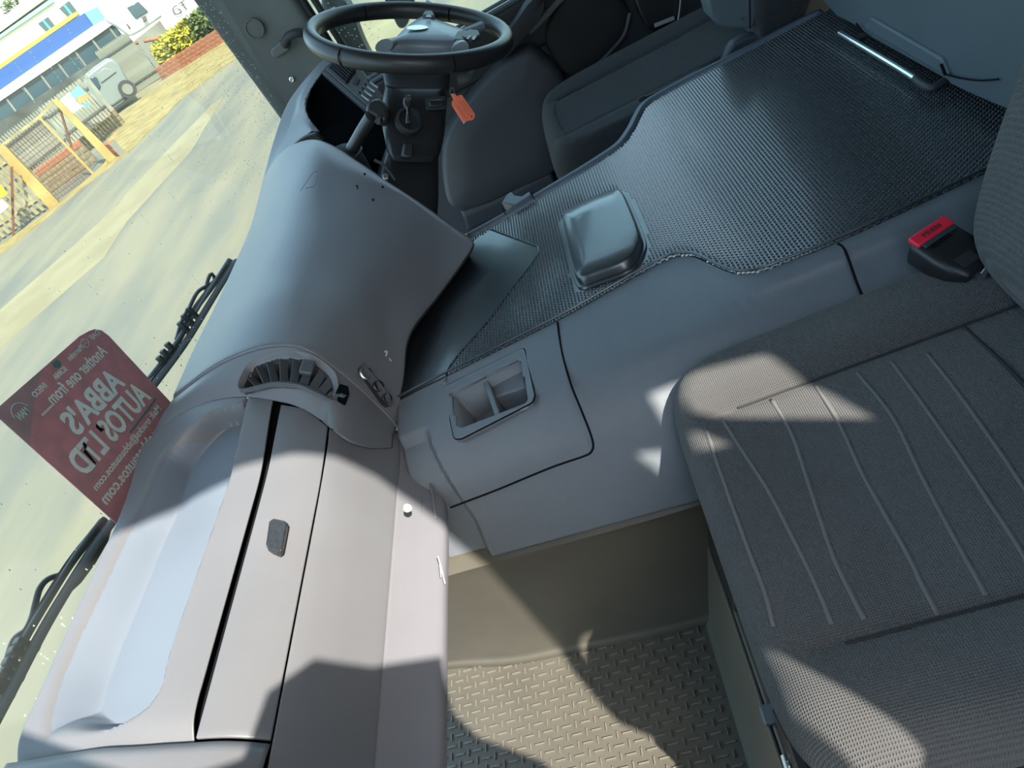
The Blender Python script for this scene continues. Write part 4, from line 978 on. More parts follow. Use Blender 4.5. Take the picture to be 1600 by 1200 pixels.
prism('column_switch', VL(1.3746,0.2736,0.8161, 1.3745,0.2466,0.8049, 1.3643,0.2511,0.7944, 1.3644,0.2769,0.8051), (0.006, 0.006, 0.0), M['black'], colm, 0.003)
# orange key tag hanging from the bunch of keys
kt = thing('key_tag', VL(1.3612,0.2209,0.7785)[0], 'orange plastic key tag hanging beside the steering column', 'key tag')
tg = prism('tag_plate', VL(1.3793,0.2286,0.8034, 1.3798,0.2236,0.802, 1.3753,0.2214,0.7956, 1.3772,0.2121,0.7941, 1.3512,0.203,0.7591, 1.3469,0.2042,0.7544, 1.3422,0.2115,0.7517, 1.342,0.221,0.7553, 1.3399,0.2281,0.7557, 1.3631,0.2352,0.7866, 1.3683,0.2335,0.7921, 1.3714,0.2283,0.7937), (0.004, 0.004, 0.001), M['orange'], kt, 0.001)
for q, (a, b) in enumerate((("717,158", "734,183"), ("722,155", "739,180"), ("713,163", "729,187"))):
    pts = [VL(1.3661,0.2219,0.7896, 1.3455,0.2134,0.7612), VL(1.3674,0.2153,0.7885, 1.3495,0.2088,0.7642), VL(1.3613,0.2281,0.7864, 1.3417,0.2214,0.7599)][q]
    p0, p1 = V3(pts[0]), V3(pts[1])
    for k in range(8):
        f_ = (k + 0.2) / 8; c = p0.lerp(p1, f_); d = (p1 - p0).normalized(); side = d.cross(CF).normalized()
        tube('handwriting', [c - side * 0.0016 * (1 if k % 3 else 0.3), c + d * 0.0014, c + side * 0.0018 * (1 if k % 2 else -0.4) + d * 0.0018], 0.00035, M['ink'], tg, n=4, m=5)
disc('tag_hole', VL(1.3444,0.2105,0.7587)[0], -CF, 0.0016, 0.001, M['gap'], tg, 10)
tube('steel_key', VL(1.3713,0.2366,0.7841, 1.3471,0.2299,0.7522), 0.0022, M['chrome'], kt, n=6, m=6)
tube('key_ring', VL(1.3982,0.2268,0.8093, 1.3925,0.2335,0.8051, 1.3872,0.2329,0.7985, 1.3894,0.2269,0.7987, 1.3954,0.2247,0.8051), 0.0010, M['steel'], kt, closed=True, n=6, m=24)
# stalks
stk = tube('column_stalk', VL(1.3221,0.3727,0.8417, 1.3987,0.3572,0.8306, 1.4686,0.3306,0.8069), 0.006, M['black'], colm, n=10, m=14)
tube('washer_stalk', VL(1.4707,0.2203,0.7969, 1.4721,0.2009,0.7906, 1.4922,0.182,0.791, 1.4972,0.1742,0.7939), lambda t: 0.013 - 0.009 * t, M['pillar'], colm, n=10, m=16)
gl = thing('gear_lever', VL(1.216,0.3959,0.8527)[0], 'black hand lever with angled grip beside the instrument binnacle', 'lever')
tube('lever_shaft', VL(1.3702,0.463,0.807, 1.3529,0.4182,0.8326, 1.3397,0.383,0.851), (0.0125, 0.0135), M['leather'], gl, n=14, m=16)
grip = VL(1.3512,0.3871,0.8665, 1.3599,0.3765,0.8726, 1.3635,0.3605,0.8705, 1.3589,0.3503,0.8608, 1.3458,0.3483,0.8442, 1.3344,0.357,0.8339, 1.3309,0.3682,0.8343, 1.3341,0.3769,0.8417, 1.3403,0.3792,0.8501, 1.3435,0.3879,0.8575)
prism('lever_grip', spline([V3(q) for q in grip], 40, True), CF * 0.028, M['leather'], gl, 0.009, 4)
gc = V3(VL(1.4044,0.4998,0.7822)[0])
cone = disc('lever_gaiter', gc, (-0.3, -0.3, 1), 0.04, 0.03, M['dark'], gl, 36, profile=[(0.044, -0.06), (0.040, -0.01), (0.036, 0.008), (0.029, 0.020), (0.016, 0.028), (0.008, 0.030)])
tube('gaiter_rim', [gc + V3((0.041 * math.cos(t), 0.041 * math.sin(t), 0.004)) for t in [6.283 * k / 16 for k in range(16)]], 0.0026, M['dark'], gl, closed=True, n=8, m=40)
# ashtray catch glinting under the console
disc('cigar_lighter', VL(1.2487,0.3974,0.7632)[0], (-0.6, -0.2, 0.7), 0.006, 0.008, M['steel'], colm, 16, bev=0.001)
tube('pedal_spring', VL(1.3026,0.415,0.7868, 1.2946,0.4017,0.7718, 1.2837,0.396,0.7564, 1.273,0.3925,0.742), 0.003, M['dark'], colm, n=6, m=20)
prism('pedal_plate', VL(1.6,0.4481,0.7548, 1.6,0.4303,0.7386, 1.6,0.4811,0.6774, 1.6,0.4994,0.6942, 1.6,0.4792,0.7298), (0.02, 0.02, -0.01), M['doorcard'], colm, 0.004)

# ================================================================ DRIVER'S DOOR AND PILLAR
door = bpy.data.objects.new('door_1', None); COL.objects.link(door); door.location = (2.12, 0.0, 0.2); door['kind'] = 'structure'; door['label'] = 'dark driver door with speaker and pocket'
box('door_card', (2.13, 0.02, 0.22), (0.05, 1.25, 0.80), M['doorcard'], door, bev=0.01)
rows = []
def poly_bulge(name, pts, out, m, parent, n=72, rounds=((1.0, 0.0), (0.99, 0.5), (0.96, 0.85), (0.9, 1.0), (0.5, 1.03), (0.02, 1.03))):
    """a moulding that swells out of a face along 'out' """
    P = spline(pts, n, True); c = sum(P, V3()) / n; out = V3(out)
    vs_ = [c + (p - c) * s_ + out * h for s_, h in rounds for p in P]; fs = []
    for j in range(len(rounds) - 1):
        for k in range(n): fs.append((j * n + k, j * n + (k + 1) % n, (j + 1) * n + (k + 1) % n, (j + 1) * n + k))
    fs += [tuple(range((len(rounds) - 1) * n, len(rounds) * n))]
    return mesh(name, vs_, fs, m, parent, angle=50)
poly_bulge('door_pocket', VL(2.09,0.3992,0.5341, 2.09,0.2248,0.6117, 2.09,0.0896,0.6317, 2.09,0.0517,0.5814, 2.09,0.0277,0.5196, 2.09,0.0295,0.4276, 2.09,0.0817,0.3453, 2.09,0.1546,0.2546, 2.09,0.3173,0.2539, 2.09,0.4131,0.2536, 2.09,0.488,0.2726, 2.09,0.5259,0.3138, 2.09,0.4781,0.4377), (-0.06, 0, 0), M['doorcard'], door)
poly_bulge('speaker_pod', VL(2.09,-0.0091,0.6627, 2.09,-0.0947,0.6899, 2.09,-0.1843,0.6267, 2.09,-0.2082,0.5607, 2.09,-0.172,0.5141, 2.09,-0.1038,0.4913, 2.09,-0.0162,0.4767, 2.09,0.0242,0.5037, 2.09,0.0384,0.5745, 2.09,0.0306,0.6278), (-0.035, 0, 0), M['speaker'], door)
loft('kick_strip', [VL(2.06,0.5037,0.2668, 2.06,0.3412,0.2574, 2.06,0.1767,0.2641), VL(2.05,0.5028,0.251, 2.05,0.3439,0.244, 2.05,0.1792,0.2511), VL(2.06,0.5193,0.1944, 2.06,0.3479,0.1964, 2.06,0.183,0.1984)], M['doorcard'], door, 30, 10, 0.01)
tube('pod_edge', VL(2.05,-0.2042,0.573, 2.05,-0.1688,0.5273, 2.05,-0.11,0.5006, 2.05,-0.0642,0.4853), 0.006, M['doorcard'], door, n=8, m=24)
prism('armrest_trim', VL(2.06,0.0659,0.6618, 2.06,-0.0459,0.6973, 2.06,-0.0706,0.6882, 2.06,0.0389,0.6516, 2.06,0.0697,0.6452), (0.03, 0, 0), M['pillar'], door, 0.004)
poly_bulge('door_pull', VL(2.07,0.1864,0.6666, 2.07,0.0965,0.7039, 2.07,0.0218,0.7365, 2.07,-0.0094,0.7206, 2.07,0.0181,0.6817, 2.07,0.1021,0.6515, 2.07,0.1639,0.63), (-0.05, 0, 0), M['blackmatte'], door)
box('window_sill', (2.115, 0.02, 0.665), (0.07, 1.25, 0.14), M['blackmatte'], door, bev=0.012)
for off in (0.0, 0.022): tube('sill_seal', [(2.08 + off * 0.6, 0.55, 0.742 + off * 0.4), (2.08 + off * 0.6, 0.2, 0.742 + off * 0.4), (2.08 + off * 0.6, -0.5, 0.742 + off * 0.4)], 0.005, M['bunk'], door, n=8, m=12)
wn = struct(prism('window_2', [(2.14, 0.60, 0.72), (2.14, -0.55, 0.72), (2.14, -0.55, 1.6), (2.14, 0.60, 1.6)], (0.005, 0, 0), M['glass']))
wn['label'] = 'driver door window glass'
bl = prism('belt_guide', VL(2,-0.2197,0.646, 2,-0.2227,0.5763, 2,-0.2292,0.5303, 2,-0.2421,0.5129, 2,-0.3103,0.5067, 2,-0.3377,0.5859), (0.02, 0, 0), M['black'], door, 0.006)
box('belt_label', VL(1.985,-0.2734,0.5296)[0], (0.003, 0.055, 0.010), M['wearwhite'], bl, (V3((1, 0, 0)), V3((0, 1, 0.12)).normalized(), V3((0, -0.12, 1)).normalized()))
tube('belt_wire', VL(1.98,-0.3012,0.506, 1.98,-0.3167,0.5332, 1.98,-0.3287,0.5614), 0.003, M['steel'], bl, n=6, m=8)
# pillar trim
prow = []
for z in (0.60, 0.80, 0.95, 1.10, 1.30, 1.80):
    prow.append([(2.075, 0.835, z), (2.085, 0.812, z), (2.092, 0.79, z), (2.10, 0.70, z), (2.095, 0.625, z), (2.10, 0.606, z), (2.125, 0.595, z)])
pil = struct(loft('trim_2', prow, M['pillar'], None, 40, 16, 0.006, angle=60))
disc('tweeter', VL(2.085,0.7431,1.0046)[0], (-1, -0.1, 0), 0.022, 0.004, M['pillar'], pil, 32, profile=[(0.026, -0.002), (0.026, 0.002), (0.023, 0.003), (0.021, 0.0005), (0.012, 0.001)])
disc('trim_screw', VL(2.087,0.7388,0.8512)[0], (-1, -0.1, 0), 0.006, 0.003, M['chrome'], pil, 16, profile=[(0.0075, 0), (0.0075, 0.002), (0.005, 0.003), (0.003, 0.001)])
for off, r in ((0.0, 0.012), (0.03, 0.010)):
    tube('door_seal', [(2.115, 0.592 - off, 0.70), (2.115, 0.592 - off, 0.95), (2.115, 0.592 - off, 1.7)], r, M['blackmatte'], pil, n=10, m=10)
gh = thing('pillar_grab_handle', VL(2.08,0.7081,0.9327)[0], 'black grab handle with grey end cap on the right windscreen pillar', 'handle')
prism('end_cap', VL(2.075,0.7304,0.9476, 2.075,0.6822,0.9524, 2.075,0.6676,0.9375, 2.075,0.6839,0.9198, 2.075,0.7267,0.9192, 2.075,0.7372,0.9284), (-0.025, 0, 0), M['pillar'], gh, 0.006)
tube('handle_grip', VL(2.05,0.6849,0.939, 2.03,0.6582,0.953, 2.02,0.6252,0.9514, 2.03,0.6054,0.9331, 2.04,0.5988,0.905, 2.06,0.604,0.8682, 2.09,0.6181,0.8351), 0.0115, M['blackmatte'], gh, n=12, m=40)
# driver's footwell floor
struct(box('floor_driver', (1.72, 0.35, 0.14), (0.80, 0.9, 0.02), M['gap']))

# ================================================================ PLACARD
pc0 = VL(0.9628,0.872,0.8419, 0.6991,0.872,0.8877)
PR, PLf = V3(pc0[0]), V3(pc0[1])
rt = (PLf - PR).normalized()                     # reading direction, read from outside the cab
wdp = (PLf - PR).length + 0.012
dn = V3(VL(0.919,0.872,0.6844)[0]) - V3(VL(0.956,0.872,0.8788)[0]); dn = (dn - rt * dn.dot(rt)).normalized()
PR = V3(VL(0.956,0.872,0.8788)[0]); wdp = (V3(VL(0.6934,0.872,0.8885)[0]) - PR).length
plc = thing('dealer_placard', PR + dn * 0.25, 'red paper placard with mirrored white lettering standing against the windscreen', 'placard')
def pq(a, b, h=0.0): return PR + rt * a + dn * b * 0.86 + V3((0, -1, 0)) * h
k_ = wdp / 0.255
shape = [(0.026, 0.004), (0.05, 0.0), (wdp - 0.006, 0.0), (wdp, 0.006), (wdp, 0.315), (0.0, 0.315), (0.0, 0.034), (0.004, 0.018), (0.014, 0.008)]
bd = prism('placard_sheet', [pq(a, b) for a, b in shape], (0, 0.0012, 0), M['placard'], plc, smooth=False)
def pt(name, s, a0, a1, b0, b1, m='print', bold=0.0):
    text(name, s, pq(a0, b1, 0.0006), rt, -dn, a1 - a0, b1 - b0, M[m], bd, 0.0003, bold)
pt('lettering', 'Another one from......', 0.030, 0.212, 0.036, 0.056, bold=0.012)
pt('lettering', "ABBA'S", 0.050, 0.196, 0.079, 0.121, bold=0.03)
pt('lettering', 'AUTOS LTD', 0.028, 0.240, 0.134, 0.176, bold=0.03)
pt('lettering', 'Mail: trucks@abbasautos.com', 0.030, 0.244, 0.193, 0.209, bold=0.012)
pt('lettering', 'www.abbasautos.com', 0.030, 0.255 * k_ - 0.012, 0.216, 0.234, bold=0.02)
pt('maker_name', 'DAF', 0.012, 0.036, 0.012, 0.021)
pt('maker_name', 'Mercedes', 0.062, 0.102, 0.012, 0.021)
pt('maker_name', 'SCANIA', 0.118, 0.148, 0.020, 0.029, bold=0.02)
pt('maker_name', 'IVECO', 0.168, 0.198, 0.018, 0.027, bold=0.02)
pt('maker_name', 'MAN', 0.222, 0.243, 0.026, 0.037, bold=0.02)
prism('green_line', [pq(0.022, 0.181, 0.0004), pq(0.118, 0.184, 0.0004), pq(0.118, 0.188, 0.0004), pq(0.022, 0.185, 0.0004)], (0, -0.0004, 0), M['printgreen'], bd, smooth=False)
tube('emblem_ring', [pq(0.052 + 0.008 * math.cos(t), 0.015 + 0.008 * math.sin(t), 0.0006) for t in [6.283 * k / 16 for k in range(16)]], 0.0005, M['print'], bd, closed=True, n=4, m=24)
for an in (90, 210, 330):
    a = math.radians(an); tube('emblem_ray', [pq(0.052, 0.015, 0.0006), pq(0.052 + 0.0078 * math.cos(a), 0.015 - 0.0078 * math.sin(a), 0.0006)], 0.0004, M['print'], bd, n=4, m=4, lin=True)
tube('emblem_arc', [pq(0.232 + 0.015 * math.cos(t), 0.030 - 0.018 * math.sin(t), 0.0006) for t in [0.1 + 2.9 * k / 12 for k in range(13)]], 0.0006, M['print'], bd, n=4, m=24)
prism('emblem_patch', [pq(0.118, 0.004, 0.0004), pq(0.130, 0.003, 0.0004), pq(0.133, 0.012, 0.0004), pq(0.124, 0.018, 0.0004), pq(0.117, 0.012, 0.0004)], (0, -0.0004, 0), M['printgreen'], bd, smooth=False)
for s_ in (VL(0.7819,0.868,0.7985, 0.7804,0.868,0.7905, 0.7826,0.868,0.7829, 0.7749,0.868,0.7854, 0.776,0.868,0.7957), VL(0.7412,0.868,0.8013, 0.738,0.868,0.7939, 0.7303,0.868,0.7936, 0.7361,0.868,0.801), VL(0.7312,0.868,0.794, 0.7218,0.868,0.7696, 0.7195,0.868,0.7708, 0.7255,0.868,0.7947)):
    prism('tear', s_, (0, -0.0006, 0), M['gap'], bd, smooth=False)

# ================================================================ WIPERS (outside the glass)
def wiper(label, blade, arm, frame_, park):
    t = thing('windscreen_wiper', blade[0], label, 'wiper', 'windscreen wipers outside the glass')
    d = (V3(blade[-1]) - V3(blade[0])).normalized()
    rub = tube('blade_rubber', blade, (0.006, 0.011), M['blackmatte'], t, n=8, m=30)
    tube('blade_spine', [V3(p) + V3((0, 0.012, 0.012)) for p in blade], (0.004, 0.005), M['black'], t, n=8, m=30)
    tube('bracket_bow', frame_, (0.0075, 0.004), M['black'], t, n=8, m=40)
    tube('wiper_arm', arm, 0.0045, M['black'], t, n=10, m=40)
    for p in park:
        c = V3(p); box('bracket_tie', c, (0.010, 0.012, 0.034), M['black'], t, bev=0.002)
    return t
wiper('black windscreen wiper reaching from the placard towards the right pillar',
      VL(1.5513,0.96,0.6488, 1.3544,0.96,0.6626, 1.1823,0.96,0.6748, 1.037,0.96,0.6932, 0.9163,0.96,0.7099),
      VL(1.3877,0.985,0.665, 1.4115,0.985,0.674, 1.4415,0.985,0.6789, 1.4665,0.985,0.6796, 1.4707,0.985,0.6723, 1.4535,0.985,0.6637, 1.3803,0.985,0.6873, 1.3125,0.985,0.6891, 1.2616,0.985,0.6903, 1.2006,0.985,0.6824),
      VL(1.5697,0.98,0.647, 1.4878,0.98,0.6572, 1.3698,0.98,0.6719, 1.2955,0.98,0.6797, 1.2357,0.98,0.6792, 1.1661,0.98,0.6807, 1.1012,0.98,0.682, 1.0708,0.98,0.6862, 1.0043,0.98,0.6918),
      VL(1.2883,0.972,0.6833, 1.2589,0.972,0.6854, 1.2304,0.972,0.6854, 1.1525,0.972,0.6886, 1.127,0.972,0.6904, 1.105,0.972,0.6916))
t2 = wiper('black windscreen wiper at lower left in front of the tray',
      VL(0.7231,0.96,0.6542, 0.6731,0.96,0.6637, 0.6048,0.96,0.672, 0.5233,0.96,0.6797, 0.4446,0.96,0.6826, 0.3829,0.96,0.6851),
      VL(0.6169,0.985,0.6796, 0.6013,0.985,0.6941, 0.5828,0.985,0.6986, 0.5592,0.985,0.6937, 0.5411,0.985,0.6894, 0.5215,0.985,0.6893, 0.5035,0.985,0.6977, 0.4691,0.985,0.6925, 0.4428,0.985,0.6931),
      VL(0.734,0.98,0.6555, 0.6987,0.98,0.6644, 0.6372,0.98,0.6767, 0.573,0.98,0.6836, 0.5207,0.98,0.6878, 0.4779,0.98,0.6897, 0.4464,0.98,0.6915, 0.4213,0.98,0.6913),
      VL(0.4978,0.972,0.685, 0.4842,0.972,0.6867, 0.468,0.972,0.6867, 0.4549,0.972,0.6863, 0.4416,0.972,0.6875, 0.4315,0.972,0.6875))
prism('wing_plate', VL(0.7281,0.965,0.6493, 0.7272,0.965,0.6568, 0.6861,0.965,0.6655, 0.6306,0.965,0.6688, 0.5892,0.965,0.6633, 0.6099,0.965,0.6551, 0.6485,0.965,0.6473, 0.6933,0.965,0.6434), (0, 0.004, 0), M['black'], t2, 0.001)
# ================================================================ OUTSIDE
GZ = -1.4
E_ = V3((0.87, 0.493, 0)).normalized(); ES = V3((-E_.y, E_.x, 0))
X = {}
X['asphalt'] = mat('dusty_asphalt', (0.152, 0.143, 0.100), 0.95, 0.1, 0.4, 40, vscale=0.7, col2=(0.098, 0.103, 0.088), detail=5, stretch=(0.35, 1.4, 1))
X['sand'] = mat('dry_verge', (0.22, 0.18, 0.08), 0.95, 0.1, 0.6, 20, vscale=2.5, col2=(0.15, 0.12, 0.05))
X['concrete'] = mat('pale_concrete_drive', (0.17, 0.155, 0.095), 0.9, 0.1, 0.1, 20, 0.1, 1.0)
X['shade'] = mat('dark_lower_wall', (0.05, 0.055, 0.05), 0.8, 0.2, var=0.4, vscale=0.8)
X['white'] = mat('white_render', (0.62, 0.64, 0.58), 0.8, 0.2, var=0.04, vscale=0.5)
X['cream'] = mat('cream_roof', (0.42, 0.40, 0.24), 0.9, 0.1)
X['cyan'] = mat('pale_blue_gutter', (0.16, 0.42, 0.44), 0.6)
X['winblue'] = mat('window_blue_frame', (0.03, 0.22, 0.36), 0.5)
X['pane'] = mat('dark_window_glass', (0.02, 0.045, 0.06), 0.12, 0.7)
X['bus'] = mat('blue_fascia', (0.012, 0.055, 0.19), 0.5, 0.4)
X['yellow'] = mat('yellow_fascia_strip', (0.62, 0.40, 0.03), 0.6)
X['van'] = mat('silver_van_paint', (0.115, 0.135, 0.125), 0.4, 0.5)
X['pale'] = mat('weathered_timber', (0.20, 0.17, 0.09), 0.85, 0.1, var=0.2, vscale=3)
X['galv'] = mat('galvanised_pales', (0.15, 0.155, 0.12), 0.6, 0.3, var=0.25, vscale=2)
X['galvdark'] = mat('dark_gate_rail', (0.05, 0.05, 0.045), 0.7)
X['post'] = mat('sun_bleached_post', (0.25, 0.18, 0.065), 0.8, 0.1, var=0.15, vscale=2)
X['brick'] = mat('red_brick', (0.21, 0.085, 0.045), 0.9, 0.1, var=0.25, vscale=4)
X['brick2'] = mat('grey_brown_brick', (0.14, 0.11, 0.065), 0.9, 0.1, var=0.35, vscale=4)
X['leafy'] = mat('yellow_leaves', (0.22, 0.20, 0.02), 0.7, 0.2, var=0.25, vscale=6)
X['leafg'] = mat('green_leaves', (0.075, 0.10, 0.03), 0.7, 0.2, var=0.35, vscale=6)
X['grey'] = mat('grey_panel', (0.13, 0.135, 0.11), 0.7, 0.2, var=0.15, vscale=1.0)
X['rust'] = mat('rusty_steel', (0.10, 0.045, 0.025), 0.8, 0.2)
X['signy'] = mat('yellow_sign', (0.75, 0.48, 0.01), 0.6)
X['sky_blue'] = mat('light_blue_panel', (0.09, 0.25, 0.33), 0.5)

ground = prism('ground', [(-60, -60, GZ), (120, -60, GZ), (120, 140, GZ), (-60, 140, GZ)], (0, 0, -0.2), X['asphalt'], smooth=False)
ground['kind'] = 'structure'
def flat(name, s, h, m, label, cat):
    o = prism(name, [V3((p[0], p[1], GZ)) for p in s], (0, 0, h), m, smooth=False); o['kind'] = 'structure'; o['label'] = label
    return o
flat('trim_3', VL(13.6123,14.3718,-1.4, 15.3506,14.3675,-1.4, 16.1079,13.5269,-1.4, 16.8987,13.1058,-1.4, 17.7325,12.4263,-1.4, 18.4253,11.6218,-1.4, 18.9784,11.5333,-1.4, 22.1402,11.0271,-1.4, 23.1435,9.8364,-1.4, 23.3537,8.1213,-1.4, 29.8774,9.7884,-1.4, 31.7715,12.9782,-1.4, 29.9619,15.1346,-1.4, 29.7845,16.5575,-1.4, 25.349,16.0433,-1.4, 19.0908,12.617,-1.4, 17.064,13.436,-1.4, 16.3299,15.0687,-1.4, 15.6186,15.9624,-1.4), 0.03, X['sand'], 'dry grass verge along the yard edge', 'verge')
flat('trim_4', VL(29.1768,17.7848,-1.4, 30.7485,17.3703,-1.4, 30.3986,15.3175,-1.4, 30.0575,13.7387,-1.4, 28.3319,14.7151,-1.4, 27.4099,15.6173,-1.4, 26.7562,15.7936,-1.4, 26.6498,16.2285,-1.4), 0.035, X['concrete'], 'pale concrete drive through the gate', 'drive')
flat('trim_5', VL(9.6179,11.528,-1.4, 10.73,11.059,-1.4, 12.313,10.0296,-1.4, 13.4388,9.4881,-1.4, 14.0631,9.5221,-1.4, 18.0955,8.618,-1.4, 18.3442,8.2809,-1.4, 14.4224,7.8772,-1.4, 11.817,8.441,-1.4, 10.4354,8.2849,-1.4, 8.7173,9.6179,-1.4, 7.3846,9.6987,-1.4), 0.008, X['concrete'], 'pale dusty wheel track on the yard', 'track')

def up(s, m, name, label=None, cat=None, th=0.15, parent=None, bev=0.0):
    o = prism(name, s, E_ * th, m, parent, bev, smooth=False)
    if label: tag(o, label, cat)
    return o
# ---- white building with blue fascia behind the fence
bd_ = thing('showroom_building', E_ * 45 + V3((0, 0, GZ)), 'white building with blue fascia and yellow strip behind the fence', 'building')
prism('wall', VL(36.445,28.9891,1.1306, 37.4771,27.1679,3.0475, 38.5795,25.2224,3.0493, 40.1115,22.5189,3.1071, 40.7887,21.3239,3.1225, 44.51,14.7569,3.2309, 46.2839,11.6265,1.4428, 44.1684,15.3597,-3.7173), E_ * 4, X['white'], bd_, smooth=False)
prism('roof_slope', VL(37.9727,27.3075,3.2315, 39.0855,25.3437,3.2349, 40.7558,22.3961,3.3513, 40.5355,22.7849,3.8584, 40.1631,23.442,3.7942, 39.4802,24.6472,3.633, 38.2784,26.7679,3.7994), E_ * 4, X['cream'], bd_, smooth=False)
prism('gutter', VL(37.2924,27.0882,2.999, 38.3904,25.1504,3.0004, 39.9973,22.3147,3.0301, 40.0234,22.2687,3.1952, 38.4545,25.0373,3.1229, 37.3576,26.973,3.1203), E_ * 0.3, X['cyan'], bd_, smooth=False)
for s_, s2 in ((VL(39.448,23.5884,2.6679, 39.7558,23.0453,2.6744, 39.7399,23.0732,2.2236, 39.4644,23.5594,2.2109), VL(39.5308,23.3409,2.6522, 39.5878,23.2403,2.6521, 39.5816,23.2511,2.2231, 39.5242,23.3525,2.2234)), (VL(40.0983,22.4409,2.7089, 40.4196,21.8737,2.7365, 40.4023,21.9043,2.1913, 40.1219,22.3991,2.2143), VL(40.1818,22.192,2.693, 40.2394,22.0903,2.693, 40.2277,22.1109,2.2408, 40.1697,22.2134,2.2412))):
    f_ = prism('window', s_, E_ * 0.1, X['pane'], bd_, smooth=False)
    prism('window_bar', s2, E_ * 0.05, X['winblue'], f_, smooth=False)
prism('yellow_strip', VL(36.9594,27.0673,2.1442, 37.709,25.7445,2.1672, 39.8545,21.9583,2.2248, 40.0294,21.6497,2.1885, 40.0227,21.6614,2.0964, 39.8861,21.9024,2.0547, 37.6218,25.8983,2.0007, 36.8711,27.2231,1.9787), E_ * 0.4, X['yellow'], bd_, smooth=False)
prism('blue_fascia', VL(36.779,27.1828,1.9563, 37.5283,25.8606,1.9781, 38.8623,23.5064,2.0171, 40.0334,21.4397,1.98, 39.9979,21.5024,1.3467, 37.1873,26.4622,1.3268, 36.4336,27.7922,1.3088), E_ * 0.5, X['bus'], bd_, smooth=False)
prism('fascia_end', VL(39.9453,21.3924,1.9783, 40.2977,20.7705,1.9043, 40.2681,20.8227,1.2321, 39.9117,21.4516,1.31), E_ * 0.4, X['sky_blue'], bd_, smooth=False)
prism('white_band', VL(36.2731,27.6698,1.3084, 37.0125,26.3651,1.3051, 39.8217,21.4077,1.3461, 40.2947,20.573,1.2669, 40.3024,20.5593,0.9513, 39.7383,21.5548,0.9312, 36.8237,26.6983,0.9445, 36.0707,28.027,0.9289), E_ * 0.6, X['white'], bd_, smooth=False)
prism('glazing', VL(36.2303,28.151,0.9277, 36.9866,26.8164,0.9433, 39.9141,21.6502,0.93, 40.4446,20.714,0.9582, 40.4006,20.7917,0.1021, 39.8735,21.722,0.0996, 36.6246,27.4553,0.2517, 35.8868,28.7573,0.2837), E_ * 0.3, X['pane'], bd_, smooth=False)
prism('lower_wall', VL(35.6496,28.5673,0.2897, 36.3826,27.2739,0.258, 39.61,21.5784,0.1068, 40.1337,20.6543,0.1094, 40.0643,20.7767,-1.6205, 34.7277,30.1941,-2.9034, 34.2974,30.9535,-2.2452), E_ * 0.2, X['shade'], bd_, smooth=False)
BAR = [VL(*q) for q in ((36.5379, 27.4055, 0.9574, 36.5845, 27.3232, 0.9573, 36.5091, 27.4562, 0.1148, 36.4584, 27.5456, 0.1087), (37.0418, 26.5162, 0.9536, 37.0888, 26.4332, 0.9535, 37.0205, 26.5538, 0.1071, 36.9694, 26.644, 0.101), (37.5503, 25.6189, 0.9498, 37.5977, 25.5352, 0.9497, 37.5365, 25.6432, 0.0994, 37.485, 25.7341, 0.0932), (38.0633, 24.7135, 0.946, 38.1112, 24.629, 0.9459, 38.0573, 24.7242, 0.0916, 38.0054, 24.8158, 0.0854), (38.581, 23.7999, 0.9421, 38.6294, 23.7146, 0.942, 38.5829, 23.7967, 0.0838, 38.5305, 23.889, 0.0775), (39.1035, 22.8779, 0.9382, 39.1523, 22.7918, 0.9381, 39.1133, 22.8606, 0.0758, 39.0606, 22.9536, 0.0696), (39.6308, 21.9474, 0.9343, 39.68, 21.8606, 0.9342, 39.6487, 21.9157, 0.0678, 39.5955, 22.0096, 0.0615), (40.1629, 21.0084, 0.9303, 40.2125, 20.9208, 0.9302, 40.1891, 20.9621, 0.0597, 40.1355, 21.0567, 0.0534))]
for k in range(8):
    prism('glazing_bar', BAR[k], E_ * 0.1, X['grey'], bd_, smooth=False)
# ---- white truck and GT panel
tk = thing('white_truck', E_ * 41 + V3((0, 0, GZ)), 'white truck cab behind the grey gate with a dark side window', 'truck')
prism('cab_body', VL(37.1761,18.5715,2.4527, 36.873,19.1063,1.1559, 36.9786,18.92,0.843, 37.0762,18.7478,0.151, 37.4332,18.1178,0.1142, 38.1374,16.8751,0.1251, 38.1958,16.7721,1.1567, 37.9449,17.2148,2.1913), E_ * 2.2, X['white'], tk, 0.15)
prism('side_window', VL(37.3451,18.0705,1.1881, 37.654,17.5253,1.1431, 37.6959,17.4513,0.5958, 37.3404,18.0786,0.6304), E_ * 0.1, X['pane'], tk, 0.03)
prism('door_mirror', VL(37.3867,17.7942,0.5672, 37.4995,17.595,0.5305, 37.457,17.67,0.3584, 37.3488,17.861,0.3261), E_ * 0.1, X['galvdark'], tk, 0.03)
prism('cab_step', VL(36.9935,18.4881,0.712, 37.0289,18.4256,0.6704, 37.0328,18.4188,0.4438, 36.9898,18.4946,0.431), E_ * 0.1, X['rust'], tk, 0.02)
sg = thing('white_hoarding', E_ * 40 + V3((0, 0, GZ)), 'white hoarding with large grey GT letters above the hedge', 'sign')
hb = prism('hoarding_board', VL(36.813,16.1698,1.3086, 36.4622,16.7888,-0.4889, 36.6378,16.4789,-0.6342, 37.6701,14.6572,-0.6392, 38.2388,13.6536,0.017), E_ * 0.15, X['white'], sg, smooth=False)
g0 = V3(VL(36.7684,16.0455,-0.1368)[0]); g1 = V3(VL(37.0593,15.5322,-0.1483)[0]); gu = V3(VL(36.8122,15.9684,0.2445)[0])
rr = (g1 - g0).normalized(); uu = (gu - g0); uu = (uu - rr * uu.dot(rr)); hh = uu.length
text('lettering', 'GT', g0, rr, uu, (g1 - g0).length * 1.35, hh, X['galvdark'], hb, 0.02)
